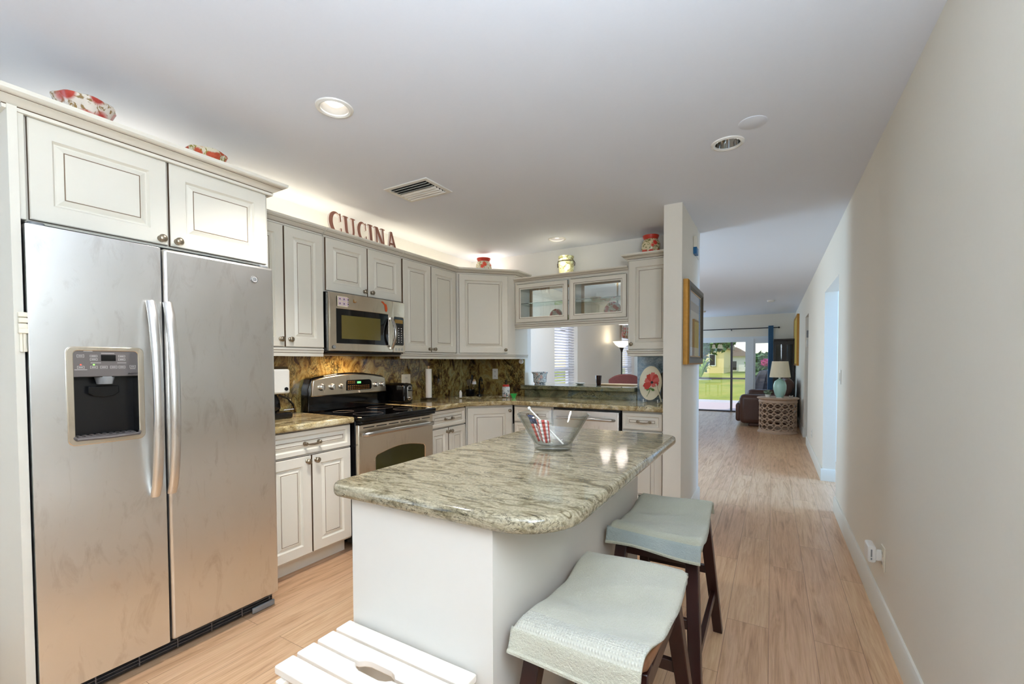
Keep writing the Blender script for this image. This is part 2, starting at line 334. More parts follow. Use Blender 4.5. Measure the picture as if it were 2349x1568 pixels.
# ------------------------------------------------------------------ mesh builder
class MB:
    def __init__(s): s.v = []; s.f = []; s.mi = []
    def add(s, vs, fs, mi=0):
        b = len(s.v); s.v += [Vector(p) for p in vs]
        for k, f in enumerate(fs):
            s.f.append([b + i for i in f]); s.mi.append(mi[k] if isinstance(mi, list) else mi)
        return s
    def box(s, x0, x1, y0, y1, z0, z1, mi=0):
        vs = [(x, y, z) for z in (z0, z1) for y in (y0, y1) for x in (x0, x1)]
        return s.add(vs, [(0, 2, 3, 1), (4, 5, 7, 6), (0, 1, 5, 4), (2, 6, 7, 3), (0, 4, 6, 2), (1, 3, 7, 5)], mi)
    def obox(s, p0, p1, wx, wy, mi=0, up=(0, 0, 1)):
        """a bar of rectangular section from p0 to p1"""
        p0 = Vector(p0); p1 = Vector(p1); d = (p1 - p0).normalized(); u = Vector(up)
        if abs(d.dot(u)) > 0.99: u = Vector((0, 1, 0))
        a = d.cross(u).normalized(); b = a.cross(d).normalized()
        vs = [p + a*(i*wx/2) + b*(j*wy/2) for p in (p0, p1) for i, j in ((-1, -1), (1, -1), (1, 1), (-1, 1))]
        return s.add(vs, [(3, 2, 1, 0), (4, 5, 6, 7), (0, 1, 5, 4), (1, 2, 6, 5), (2, 3, 7, 6), (3, 0, 4, 7)], mi)
    def leg(s, p0, p1, w0, w1, mi=0):
        """a square tapering post whose ends stay level"""
        vs = [(p[0] + i*w/2, p[1] + j*w/2, p[2]) for p, w in ((p0, w0), (p1, w1)) for i, j in ((-1, -1), (1, -1), (1, 1), (-1, 1))]
        return s.add(vs, [(3, 2, 1, 0), (4, 5, 6, 7), (0, 1, 5, 4), (1, 2, 6, 5), (2, 3, 7, 6), (3, 0, 4, 7)], mi)
    def lathe(s, prof, c=(0, 0, 0), axis='z', n=32, mi=0, ang=None, wob=None):
        """prof: (radius, along-axis) pairs, swept around the axis; mi may be a list per band"""
        c = Vector(c); vs = []; m = len(prof)
        for k in range(n):
            a = 2*PI*k/n
            for r, h in prof:
                rr = r*(wob(a, h) if wob else 1)
                p = (rr*math.cos(a), rr*math.sin(a), h)
                if axis == 'y': p = (p[0], p[2], p[1])
                elif axis == 'x': p = (p[2], p[0], p[1])
                vs.append(c + Vector(p))
        fs = []; ms = []
        for k in range(n):
            k2 = (k + 1) % n
            for j in range(m - 1):
                q = [k*m + j, k2*m + j, k2*m + j + 1, k*m + j + 1]
                if prof[j][0] < 1e-7: q = [k*m + j, k2*m + j + 1, k*m + j + 1]
                elif prof[j + 1][0] < 1e-7: q = [k*m + j, k2*m + j, k*m + j + 1]
                fs.append(q); ms.append(mi[j] if isinstance(mi, list) else mi)
        return s.add(vs, fs, ms)
    def cyl(s, p0, p1, r0, r1=None, n=16, mi=0, caps=True):
        r1 = r0 if r1 is None else r1; p0 = Vector(p0); p1 = Vector(p1); d = (p1 - p0).normalized()
        a = d.orthogonal().normalized(); b = d.cross(a)
        vs = [p + (a*math.cos(2*PI*k/n) + b*math.sin(2*PI*k/n))*r for p, r in ((p0, r0), (p1, r1)) for k in range(n)]
        fs = [(k, (k + 1) % n, n + (k + 1) % n, n + k) for k in range(n)]
        if caps: fs += [tuple(range(n - 1, -1, -1)), tuple(range(n, 2*n))]
        return s.add(vs, fs, mi)
    def tube(s, pts, r, n=10, mi=0, flat=None, closed=False):
        """a round (or flattened) bar along a path; r may be a list; flat=(ru, rv, up)"""
        P = [Vector(p) for p in pts]; m = len(P); vs = []
        for i, p in enumerate(P):
            if closed: d = (P[(i + 1) % m] - P[i - 1])
            else: d = P[min(i + 1, m - 1)] - P[max(i - 1, 0)]
            d.normalize(); rr = r[i] if isinstance(r, list) else r
            if flat:
                u = Vector(flat[2]); a = (u - d*u.dot(d)).normalized(); b = d.cross(a); ra, rb = flat[0]*rr, flat[1]*rr
            else:
                u = Vector((0, 0, 1)) if abs(d.z) < 0.9 else Vector((0, 1, 0)); a = (u - d*u.dot(d)).normalized(); b = d.cross(a); ra = rb = rr
            vs += [p + a*(math.cos(2*PI*k/n)*ra) + b*(math.sin(2*PI*k/n)*rb) for k in range(n)]
        fs = []
        for i in range(m if closed else m - 1):
            j = (i + 1) % m
            fs += [(i*n + k, i*n + (k + 1) % n, j*n + (k + 1) % n, j*n + k) for k in range(n)]
        if not closed: fs += [tuple(range(n - 1, -1, -1)), tuple((m - 1)*n + k for k in range(n))]
        return s.add(vs, fs, mi)
    def prism(s, poly, plane, d0, d1, mi=0, side=None):
        """poly: 2-D outline in 'xy', 'xz' or 'yz', pulled along the third axis from d0 to d1"""
        def p3(q, d):
            return {'xy': (q[0], q[1], d), 'xz': (q[0], d, q[1]), 'yz': (d, q[0], q[1])}[plane]
        n = len(poly); vs = [p3(q, d) for d in (d0, d1) for q in poly]
        fs = [tuple(range(n - 1, -1, -1)), tuple(range(n, 2*n))] + [(k, (k + 1) % n, n + (k + 1) % n, n + k) for k in range(n)]
        sd = mi if side is None else side
        return s.add(vs, fs, [mi, mi] + [sd]*n)
    def holed(s, outer, holes, plane, d0, d1, mi=0, side=None):
        """a plate with holes"""
        bm = bmesh.new(); loops = []
        for lp in [outer] + holes:
            vs = [bm.verts.new((q[0], q[1], 0)) for q in lp]; loops.append(vs)
            for i in range(len(vs)): bm.edges.new((vs[i], vs[(i + 1) % len(vs)]))
        bmesh.ops.triangle_fill(bm, edges=bm.edges[:], use_beauty=True, use_dissolve=False, normal=(0, 0, 1))
        bm.verts.index_update(); pts = [v.co.to_2d() for v in bm.verts]; fcs = [[v.index for v in f.verts] for f in bm.faces]
        bm.free()
        def p3(q, d): return {'xy': (q[0], q[1], d), 'xz': (q[0], d, q[1]), 'yz': (d, q[0], q[1])}[plane]
        n = len(pts); vs = [p3(q, d) for d in (d0, d1) for q in pts]
        fs = [f[::-1] for f in fcs] + [[i + n for i in f] for f in fcs]; ms = [mi]*len(fs); b = 0
        sd = mi if side is None else side
        for lp in [outer] + holes:
            k = len(lp)
            for i in range(k): fs.append([b + i, b + (i + 1) % k, n + b + (i + 1) % k, n + b + i]); ms.append(sd)
            b += k
        return s.add(vs, fs, ms)
    def sweep(s, prof, path, mis=None, z=0.0, pre=None, post=None, flip=1):
        """moulding: prof (out, up) swept along a plan path; out is to the right of the path; pre/post: directions of the pieces it mitres into"""
        P = [Vector((p[0], p[1])) for p in path]; m = len(P); n = len(prof); vs = []
        dirs = [(P[i + 1] - P[i]).normalized() for i in range(m - 1)]
        for i in range(m):
            d1 = dirs[i - 1] if i > 0 else (Vector(pre).normalized() if pre else dirs[0])
            d2 = dirs[i] if i < m - 1 else (Vector(post).normalized() if post else dirs[-1])
            n1 = Vector((d1.y, -d1.x))*flip; n2 = Vector((d2.y, -d2.x))*flip
            mt = (n1 + n2)/(1 + n1.dot(n2))
            for o, u in prof: vs.append((P[i].x + mt.x*o, P[i].y + mt.y*o, z + u))
        fs = []; ms = []
        for i in range(m - 1):
            for j in range(n - 1):
                fs.append((i*n + j, (i + 1)*n + j, (i + 1)*n + j + 1, i*n + j + 1)); ms.append(mis[j] if mis else 0)
            fs.append((i*n + n - 1, (i + 1)*n + n - 1, (i + 1)*n, i*n)); ms.append(0)
        fs += [tuple(range(n)), tuple((m - 1)*n + j for j in range(n - 1, -1, -1))]; ms += [0, 0]
        return s.add(vs, fs, ms)
    def rings(s, x0, x1, z0, z1, rings, mis, y=0.0):
        """panel relief facing -y: rings of (inset, depth) from the outside in, last one filled"""
        vs = []
        for i, d in rings: vs += [(x0 + i, y + d, z0 + i), (x1 - i, y + d, z0 + i), (x1 - i, y + d, z1 - i), (x0 + i, y + d, z1 - i)]
        fs = []; ms = []
        for k in range(len(rings) - 1):
            for j in range(4): fs.append((k*4 + j, k*4 + (j + 1) % 4, k*4 + 4 + (j + 1) % 4, k*4 + 4 + j)); ms.append(mis[k])
        e = (len(rings) - 1)*4; fs.append((e, e + 1, e + 2, e + 3)); ms.append(0)
        return s.add(vs, fs, ms)
    def grid(s, fn, nu, nv, mi=0, closed_u=False):
        vs = [fn(i/(nu if closed_u else nu - 1), j/(nv - 1)) for i in range(nu) for j in range(nv)]
        fs = [(i*nv + j, ((i + 1) % nu)*nv + j, ((i + 1) % nu)*nv + j + 1, i*nv + j + 1) for i in range(nu if closed_u else nu - 1) for j in range(nv - 1)]
        return s.add(vs, fs, mi)
    def ball(s, c, rx, ry, rz, n=16, m=10, mi=0):
        c = Vector(c)
        return s.add([c + Vector((rx*math.sin(PI*j/m)*math.cos(2*PI*k/n), ry*math.sin(PI*j/m)*math.sin(2*PI*k/n), -rz*math.cos(PI*j/m))) for j in range(m + 1) for k in range(n)],
                  [(j*n + k, j*n + (k + 1) % n, (j + 1)*n + (k + 1) % n, (j + 1)*n + k) for j in range(m) for k in range(n)], mi)
    def build(s, name, mats, parent=None, world=False, bevel=0, seg=2, sharp=40, sub=0, solid=0, weld=False):
        me = bpy.data.meshes.new(name); o = bpy.data.objects.new(name, me); COL.objects.link(o)
        vs = s.v
        if parent is not None:
            o.parent = parent
            mw = MAT.get(parent.name, Matrix())
            if world:
                inv = mw.inverted(); vs = [inv @ p for p in vs]
            MAT[o.name] = mw
        me.from_pydata([tuple(p) for p in vs], [], s.f)
        for mm in (mats if isinstance(mats, (list, tuple)) else [mats]): me.materials.append(M[mm])
        for p, k in zip(me.polygons, s.mi): p.material_index = k
        bm = bmesh.new(); bm.from_mesh(me)
        if weld: bmesh.ops.remove_doubles(bm, verts=bm.verts, dist=1e-5)
        bmesh.ops.recalc_face_normals(bm, faces=bm.faces); bm.to_mesh(me); bm.free()
        me.shade_smooth(); me.set_sharp_from_angle(angle=R(sharp))
        if solid:
            md = o.modifiers.new('thickness', 'SOLIDIFY'); md.thickness = solid; md.offset = 0
        if bevel:
            md = o.modifiers.new('edges', 'BEVEL'); md.width = bevel; md.segments = seg; md.limit_method = 'ANGLE'; md.angle_limit = R(50)
        if sub:
            md = o.modifiers.new('smooth', 'SUBSURF'); md.levels = sub; md.render_levels = sub
        return o
MAT = {}
def thing(name, label, cat, loc=(0, 0, 0), rotz=0.0, group=None):
    o = bpy.data.objects.new(name, None); COL.objects.link(o); o.empty_display_size = 0.1
    o.location = loc; o.rotation_euler = (0, 0, rotz); o['label'] = label; o['category'] = cat
    if group: o['group'] = group
    MAT[o.name] = Matrix.Translation(Vector(loc)) @ Matrix.Rotation(rotz, 4, 'Z')
    return o
def tag(o, label, cat, group=None, kind=None):
    o['label'] = label; o['category'] = cat
    if group: o['group'] = group
    if kind: o['kind'] = kind
    return o
def struct(o, label=None, cat=None):
    o['kind'] = 'structure'
    if label: o['label'] = label; o['category'] = cat or 'structure'
    return o
def dup(root, loc, rotz, label, group=None):
    """a copy of a thing with copies of its parts and sub-parts"""
    r = root.copy(); COL.objects.link(r); r.location = loc; r.rotation_euler = (0, 0, rotz); r['label'] = label
    if group: r['group'] = group
    MAT[r.name] = Matrix.Translation(Vector(loc)) @ Matrix.Rotation(rotz, 4, 'Z')
    for ch in list(root.children):
        c = ch.copy(); COL.objects.link(c); c.parent = r
        for gch in ch.children:
            d = gch.copy(); COL.objects.link(d); d.parent = c
    return r
def text_mb(s, size, depth, place, align='CENTER'):
    """lettering as real geometry; place maps (right, up, out) to a point"""
    cu = bpy.data.curves.new('lettering', 'FONT'); cu.body = s; cu.size = size; cu.extrude = depth/2; cu.align_x = align; cu.resolution_u = 3
    to = bpy.data.objects.new('lettering', cu); COL.objects.link(to)
    dg = bpy.context.evaluated_depsgraph_get(); me = bpy.data.meshes.new_from_object(to.evaluated_get(dg))
    mb = MB(); mb.add([place(v.co.x, v.co.y, v.co.z) for v in me.vertices], [list(p.vertices) for p in me.polygons])
    bpy.data.objects.remove(to); bpy.data.curves.remove(cu); bpy.data.meshes.remove(me)
    return mb
def arc(cx, cy, r, a0, a1, n, ry=None):
    ry = r if ry is None else ry
    return [(cx + r*math.cos(R(a0 + (a1 - a0)*k/n)), cy + ry*math.sin(R(a0 + (a1 - a0)*k/n))) for k in range(n + 1)]
def rrect(x0, x1, y0, y1, r, n=5):
    r = r if isinstance(r, (list, tuple)) else [r]*4      # bottom-left, bottom-right, top-right, top-left
    out = []
    for (cx, cy, a), q in zip(((x0, y0, 180), (x1, y0, 270), (x1, y1, 0), (x0, y1, 90)), r):
        sx = 1 if cx == x0 else -1; sy = 1 if cy == y0 else -1
        if q <= 0: out.append((cx, cy))
        else: out += arc(cx + sx*q, cy + sy*q, q, a, a + 90, n)
    return out
# ------------------------------------------------------------------ the room
ZC = 2.475
XR, XL = 0.485, -3.06          # right wall face, left wall face
def S(name, mb, mat, label=None, cat=None, **kw):
    return struct(mb.build(name, mat, **kw), label, cat)
S('floor', MB().box(-3.3, 3.2, -2.8, 12.86, -0.12, 0), 'floor', 'light oak plank floor running from the kitchen down the hallway', 'floor')
CANS = [[(cx + 0.066*math.cos(2*PI*k/28), cy + 0.066*math.sin(2*PI*k/28)) for k in range(28)] for cx, cy in ((-1.765, 1.385), (-1.792, 3.909), (-0.220, 2.690))]
S('ceiling', MB().holed([(-3.6, -4.4), (3.4, -4.4), (3.4, 13.1), (-3.6, 13.1)], CANS, 'xy', ZC, ZC + 0.10), 'ceil', 'smooth off-white ceiling over kitchen and hallway', 'ceiling', sharp=20)
S('ceiling', MB().box(-3.6, 3.4, -4.4, 13.1, ZC + 0.101, ZC + 0.2), 'ceil')
mb = MB()
mb.box(XR, 0.60, -2.7, 4.66, 0, ZC).box(XR, 0.60, 4.66, 5.82, 2.035, ZC).box(XR, 0.60, 5.82, 8.25, 0, ZC).box(XR, 0.60, 8.25, 9.02, 2.045, ZC).box(XR, 0.60, 9.02, 12.72, 0, ZC)
S('wall_right', mb, 'wall', 'long cream-grey hallway wall with two openings', 'wall')
mb = MB()
mb.box(3.0, 3.12, 3.9, 9.2, 0, ZC).box(0.60, 3.0, 3.9, 4.0, 0, ZC).box(0.60, 3.0, 9.1, 9.2, 0, ZC).box(0.60, 3.0, 7.0, 7.1, 0, ZC)
S('wall_side', mb, 'wall_white', 'white walls of the side rooms behind the hallway openings', 'wall')
# left wall with the two dining windows
mb = MB()
mb.box(-3.30, XL, -2.7, 6.57, 0, ZC).box(-3.30, XL, 6.57, 7.56, 0, 0.74).box(-3.30, XL, 6.57, 7.56, 2.12, ZC).box(-3.30, XL, 7.56, 10.30, 0, ZC)
mb.box(-3.30, XL, 10.30, 11.42, 0, 0.74).box(-3.30, XL, 10.30, 11.42, 2.12, ZC).box(-3.30, XL, 11.42, 12.86, 0, ZC)
S('wall_left', mb, 'wall_white', 'white outside wall behind the stove and along the dining room', 'wall')
S('wall_rear', MB().box(-3.3, 0.6, -2.8, -2.7, 0, ZC), 'wall', 'cream wall behind the viewer', 'wall')
# kitchen end wall with the pass-through
mb = MB()
mb.box(XL, -2.35, 4.28, 4.415, 0, ZC).box(-1.115, -0.584, 4.28, 4.415, 0, ZC).box(-2.35, -1.115, 4.28, 4.415, 0, 1.008).box(-2.35, -1.115, 4.28, 4.415, 2.10, ZC)
S('wall_back', mb, 'wall_white', 'white kitchen end wall with a pass-through to the dining room', 'wall')
S('wall_center', MB().box(-0.716, -0.584, 3.49, 4.28, 0, ZC), 'wall', 'cream wall end standing like a column between kitchen and hallway', 'wall')
# far wall with the patio door opening
mb = MB()
mb.box(-3.3, -2.75, 12.72, 12.86, 0, ZC).box(-2.75, -0.02, 12.72, 12.86, 1.93, ZC).box(-0.02, 0.60, 12.72, 12.86, 0, ZC)
S('wall_far', mb, 'wall', 'cream living room end wall around the patio doors', 'wall')
# skirting boards
BB = [(0, 0), (0.016, 0), (0.016, 0.118), (0.009, 0.130), (0, 0.130)]
for y0, y1 in ((-2.7, 4.66), (5.836, 8.25), (9.02, 12.72)):
    S('baseboard_right', MB().sweep(BB, [(XR, y0), (XR, y1)], flip=-1), 'trim')
S('baseboard_right', MB().sweep(BB, [(XR - 0.016, 5.82), (0.60, 5.82)]), 'trim')
S('baseboard_right', MB().sweep(BB, [(XR - 0.016, 9.02), (0.60, 9.02)]), 'trim')
S('baseboard_center', MB().sweep(BB, [(-0.584, 3.49), (-0.584, 4.415)]), 'trim')
S('baseboard_far', MB().sweep(BB, [(-0.02, 12.72), (XR - 0.016, 12.72)]), 'trim')
# --- dining windows: frame, sill and panes, each with a horizontal blind
def window(name, y0, y1, z0, z1):
    f = MB(); x = -3.23
    for a, b, c, d in ((y0, y0 + 0.05, z0, z1), (y1 - 0.05, y1, z0, z1), (y0 + 0.05, y1 - 0.05, z0, z0 + 0.05), (y0 + 0.05, y1 - 0.05, z1 - 0.05, z1), (y0 + 0.05, y1 - 0.05, 1.16, 1.20)):
        f.box(x - 0.03, x + 0.01, a, b, c, d)
    o = S(name, f, 'frame_white', 'white-framed dining room window with a blind', 'window')
    MB().box(x - 0.014, x - 0.010, y0 + 0.05, y1 - 0.05, z0 + 0.05, z1 - 0.05).build('window_pane', 'pane', o)
    MB().box(x + 0.01, XL + 0.02, y0, y1, z0 - 0.0, z0 + 0.015).build('window_sill', 'trim', o)
window('window_1', 6.57, 7.56, 0.74, 2.12)
window('window_2', 10.30, 11.42, 0.74, 2.12)
def blind(y0, y1, z0, z1, label):
    t = thing('window_blind', label, 'blind', (-3.14, (y0 + y1)/2, z0), 0, 'white blinds in the dining room windows')
    MB().box(-3.17, -3.11, y0 + 0.01, y1 - 0.01, z1 - 0.05, z1 - 0.005).build('head_rail', 'blind', t, world=True)
    s = MB(); z = z0 + 0.03
    while z < z1 - 0.06:
        s.add([(-3.165, y0 + 0.015, z - 0.012), (-3.115, y0 + 0.015, z + 0.012), (-3.115, y1 - 0.015, z + 0.012), (-3.165, y1 - 0.015, z - 0.012)], [(0, 1, 2, 3)]); z += 0.048
    s.build('slats', 'blind', t, world=True, solid=0.003)
    MB().box(-3.16, -3.12, y0 + 0.01, y1 - 0.01, z0 + 0.015, z0 + 0.03).build('bottom_rail', 'blind', t, world=True)
def light_frame(name, c, along, w_, h_):
    m = MB(); x, y, z = c; e = 0.06
    for a0, a1, b0, b1 in ((-w_/2 - e, w_/2 + e, -h_/2 - e, -h_/2), (-w_/2 - e, w_/2 + e, h_/2, h_/2 + e), (-w_/2 - e, -w_/2, -h_/2, h_/2), (w_/2, w_/2 + e, -h_/2, h_/2)):
        if along == 'y': m.box(x - 0.02, x + 0.02, y + a0, y + a1, z + b0, z + b1)
        else: m.box(x + a0, x + a1, y - 0.02, y + 0.02, z + b0, z + b1)
    S(name, m, 'frame_white', 'white window-style frame added around an unseen area light', 'window')
light_frame('added_frame_rear', (-1.35, -2.68, 1.45), 'x', 2.8, 1.6); light_frame('added_frame_nook', (-3.04, -1.05, 1.45), 'y', 1.7, 1.4); light_frame('fill_frame_right', (0.465, 0.42, 1.90), 'y', 1.6, 0.7)  # all three frames are added, dressing the unseen area lights there
blind(6.57, 7.56, 0.74, 2.12, 'white slatted blind in the nearer dining window, left through the pass-through')
blind(10.30, 11.42, 0.74, 2.12, 'white slatted blind in the farther dining window behind the floor lamp')
# --- patio doors
f = MB()
f.box(-2.75, -0.02, 12.72, 12.80, 1.87, 1.93).box(-2.75, -0.02, 12.72, 12.80, 0, 0.03).box(-2.75, -2.70, 12.72, 12.80, 0.03, 1.87).box(-0.07, -0.02, 12.72, 12.80, 0.03, 1.87)
f.box(-0.585, -0.40, 12.72, 12.80, 0.03, 1.87).box(-2.70, -0.585, 12.73, 12.79, 1.80, 1.87).box(-0.40, -0.07, 12.73, 12.79, 1.76, 1.87).box(-0.40, -0.36, 12.73, 12.79, 0.03, 1.76)
o = S('door_1', f, 'frame_white', 'white-framed sliding patio doors at the far end', 'door')
MB().box(-2.70, -0.585, 12.775, 12.780, 0.03, 1.80).box(-0.36, -0.07, 12.775, 12.780, 0.03, 1.76).build('door_pane', 'pane', o)
MB().box(-0.925, -0.875, 12.71, 12.765, 0.03, 1.80).box(-1.85, -1.80, 12.71, 12.765, 0.03, 1.80).build('door_stile', 'frame_dark', o)
MB().box(-2.70, -0.585, 12.70, 12.765, 0.0, 0.035).build('door_track', 'frame_dark', o)
# ------------------------------------------------------------------ outside
S('terrain_1', MB().box(-60, 60, 16.4, 120, -0.6, -0.10), 'lawn', 'sunny lawn beyond the patio', 'lawn')
S('terrain_2', MB().box(-12, 12, 12.86, 16.4, -0.3, -0.06), 'patio', 'pale pink paved patio outside the sliding doors', 'patio')
S('terrain_3', MB().box(-60, -3.35, -20, 16.4, -0.6, -0.12), 'patio', 'pale driveway outside the dining windows', 'driveway')
def rail():
    t = thing('patio_screen_frame', 'dark screen enclosure rail along the patio edge outside', 'screen frame', (-1.2, 16.3, -0.06))
    MB().box(-9, 9, 16.28, 16.33, 0.72, 0.77).build('rail', 'frame_dark', t, world=True)
    MB().box(-9, 9, 16.28, 16.33, -0.06, 0.02).build('bottom_rail', 'frame_white', t, world=True)
    for x in (-4.2, 2.2): MB().box(x, x + 0.05, 16.28, 16.33, -0.06, 2.6).build('post', 'frame_dark', t, world=True)
    MB().box(-9, 9, 16.28, 16.33, 2.55, 2.6).build('top_rail', 'frame_dark', t, world=True)
rail()
def leaves(mb, c, rx, ry, rz, n, s, seed, mi=0, droop=0.0):
    rn = random.Random(seed)
    for _ in range(n):
        a = rn.uniform(0, 2*PI); zz = rn.uniform(-1, 1); q = rn.uniform(0.55, 1.0)
        rr = math.sqrt(max(0, 1 - zz*zz))*q
        p = Vector((c[0] + rx*rr*math.cos(a), c[1] + ry*rr*math.sin(a), c[2] + rz*zz*q))
        d = Vector((rn.uniform(-1, 1), rn.uniform(-1, 1), rn.uniform(-0.6, 0.6) - droop)).normalized(); u = d.orthogonal().normalized(); ll = s*rn.uniform(0.7, 1.4)
        mb.add([p, p + d*ll*0.5 + u*ll*0.28, p + d*ll, p + d*ll*0.5 - u*ll*0.28], [(0, 1, 2, 3)], mi)
    return mb
t = thing('garden_tree', 'leafy green tree on the lawn at the left of the patio view', 'tree', (-5.3, 40, -0.1))
MB().tube([(-5.3, 40, -0.1), (-5.2, 40, 1.3), (-4.9, 40.1, 2.6)], [0.2, 0.16, 0.12]).tube([(-5.2, 40, 1.3), (-4.4, 40, 2.4)], [0.11, 0.06]).build('trunk', 'trunk', t, world=True)
mb = MB(); leaves(mb, (-4.6, 40, 3.1), 2.0, 1.5, 1.0, 2600, 0.42, 3); leaves(mb, (-5.9, 40, 2.6), 1.2, 1.4, 1.2, 1200, 0.42, 4, 1); leaves(mb, (-5.6, 40, 1.3), 0.9, 1.0, 1.1, 900, 0.36, 5, 1)
mb.build('foliage', ['leaf', 'leaf_dark'], t, world=True, sharp=180)
t = thing('palm_shrub', 'bright lime palm shrub under the tree in a stone bed', 'shrub', (-4.9, 38, -0.1))
mb = MB(); rn = random.Random(11)
for k in range(30):
    a = rn.uniform(0, 2*PI); h = rn.uniform(0.8, 1.6); rr = rn.uniform(0.4, 0.95); p0 = Vector((-4.9, 38, 0.0))
    pts = [p0 + Vector((math.cos(a)*rr*q, math.sin(a)*rr*q, h*math.sin(q*2.1))) for q in (0, .25, .5, .75, 1)]
    mb.tube(pts, [0.02, 0.07, 0.09, 0.07, 0.01], 6, flat=(0.3, 1, (0, 0, 1)))
mb.build('foliage', 'leaf_lime', t, world=True)
MB().lathe([(1.0, 0), (1.0, 0.16), (0.86, 0.16), (0.86, 0.05), (0, 0.05)], (-5.1, 38, -0.1), 'z', 28).build('stone_bed', 'stone_bed', t, world=True)
def house(x0, x1, y0, y1, h, rh, mat, label, ridge='y', loc=None, win=()):
    t = thing('house', label, 'house', ((x0 + x1)/2, (y0 + y1)/2, -0.1), 0)
    MB().box(x0, x1, y0, y1, -0.1, h).build('walls', mat, t, world=True)
    e = 0.6; r = MB()
    if ridge == 'x': r.prism([(y0 - e, h - 0.05), (y1 + e, h - 0.05), ((y0 + y1)/2, h + rh)], 'yz', x0 - e, x1 + e)
    else: r.prism([(x0 - e, h - 0.05), (x1 + e, h - 0.05), ((x0 + x1)/2, h + rh)], 'xz', y0 - e, y1 + e)
    r.build('roof', 'house_roof', t, world=True)
    for a, b, c, d in win: 
        fr = MB().box(a - 0.1, b + 0.1, y0 - 0.08, y0, c - 0.1, d + 0.1).build('window', 'house_white', t, world=True)
        MB().box(a, b, y0 - 0.1, y0 - 0.081, c, d).build('window_pane', 'hutch', fr, world=True)
house(-11.5, -5.1, 60, 70, 3.0, 1.4, 'house_yellow', 'pale yellow house beyond the lawn', 'x', win=((-6.7, -6.1, 0.9, 2.2),))
house(-6.2, -3.0, 73, 81, 2.2, 1.3, 'house_white', 'white gabled house beside the yellow one, across the lawn', 'y', win=((-5.0, -4.5, 0.1, 1.4),))
t = thing('hedge_bush', 'rounded green bush seen through the narrow right door pane', 'bush', (-1.05, 34, -0.1))
mb = MB(); leaves(mb, (-0.45, 34, 0.7), 0.8, 1.0, 1.2, 1600, 0.36, 21, 0); leaves(mb, (-0.5, 35.5, 1.0), 0.95, 1.2, 0.8, 1500, 0.4, 22, 1); leaves(mb, (-0.2, 33.0, 1.25), 0.4, 0.3, 0.22, 240, 0.2, 23, 2)
mb.build('foliage', ['leaf_dark', 'leaf', 'blossom'], t, world=True, sharp=180)
def tarp(u, v):
    a = 2*PI*u; h = v; rx = (0.62 + 0.05*math.sin(9*a))*(1 - 0.45*h**2.2); ry = (0.36 + 0.03*math.sin(11*a))*(1 - 0.35*h**2)
    return (0.06 + rx*math.cos(a), 14.6 + ry*math.sin(a), -0.06 + 1.10*h + (0.0 if h < 1 else 0.0))
mb = MB().grid(tarp, 48, 9, closed_u=True); n = len(mb.v); mb.v.append(Vector((0.1, 14.6, 1.10))); mb.f += [[(i*9 + 8), (((i + 1) % 48)*9 + 8), n] for i in range(48)]; mb.mi += [0]*48
tag(mb.build('grill_cover', 'tarp'), 'dark blue barbecue cover standing on the patio behind the curtain', 'grill cover')
# ------------------------------------------------------------------ kitchen cabinets (local frame: x along the front, y into the cabinet, z up)
LEFT = R(90)          # a front that faces +x, on the left wall
def rel(f):           # relief of a raised-panel door with frame width f
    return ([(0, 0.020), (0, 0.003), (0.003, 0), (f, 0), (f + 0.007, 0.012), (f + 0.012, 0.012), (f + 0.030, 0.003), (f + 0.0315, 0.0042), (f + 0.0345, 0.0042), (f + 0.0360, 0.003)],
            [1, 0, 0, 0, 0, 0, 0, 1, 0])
def knob(parent, x, z):
    k = MB().lathe([(0.0, -0.032), (0.007, -0.0315), (0.013, -0.029), (0.0165, -0.025), (0.0165, -0.022), (0.012, -0.019), (0.007, -0.016), (0.006, -0.006), (0.012, -0.004), (0.014, -0.001), (0.014, 0.001), (0, 0.001)], (x, 0, z), 'y', 18)
    k.lathe([(0.012, -0.0295), (0.0125, -0.0305), (0.0135, -0.0295)], (x, 0, z), 'y', 18)
    return k.build('knob', 'knob', parent)
def pull(parent, x, z, span=0.096):
    m = MB()
    for s in (-1, 1):
        m.lathe([(0, -0.024), (0.008, -0.024), (0.011, -0.020), (0.007, -0.014), (0.006, -0.005), (0.013, -0.003), (0.014, 0.001), (0, 0.001)], (x + s*span/2, 0, z), 'y', 14)
    m.tube([(x - span/2, -0.020, z), (x - span/4, -0.024, z - 0.006), (x, -0.025, z - 0.008), (x + span/4, -0.024, z - 0.006), (x + span/2, -0.020, z)], [0.004, 0.005, 0.0055, 0.005, 0.004], 8)
    return m.build('pull_handle', 'knob', parent)
def door(parent, x0, x1, z0, z1, kn=None, f=0.058, name='door', pl=None):
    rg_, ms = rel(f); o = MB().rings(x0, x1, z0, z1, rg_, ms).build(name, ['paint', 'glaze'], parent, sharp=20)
    if kn: knob(o, *kn)
    if pl: pull(o, *pl)
    return o
CROWN = [(-0.004, 0), (0.008, 0), (0.010, 0.010), (0.006, 0.0115), (0.009, 0.0135), (0.018, 0.018), (0.034, 0.030), (0.038, 0.0315), (0.036, 0.0335), (0.046, 0.037), (0.054, 0.043), (0.056, 0.055), (-0.004, 0.055)]
CROWN_M = [0, 0, 1, 1, 0, 0, 0, 1, 0, 0, 0, 0]
RAIL = [(-0.018, 0), (0.010, 0), (0.012, -0.012), (0.008, -0.0135), (0.010, -0.0155), (0.006, -0.030), (0.002, -0.0315), (0.004, -0.0335), (0.004, -0.055), (-0.018, -0.055)]
RAIL_M = [0, 0, 1, 1, 0, 1, 1, 0, 0]
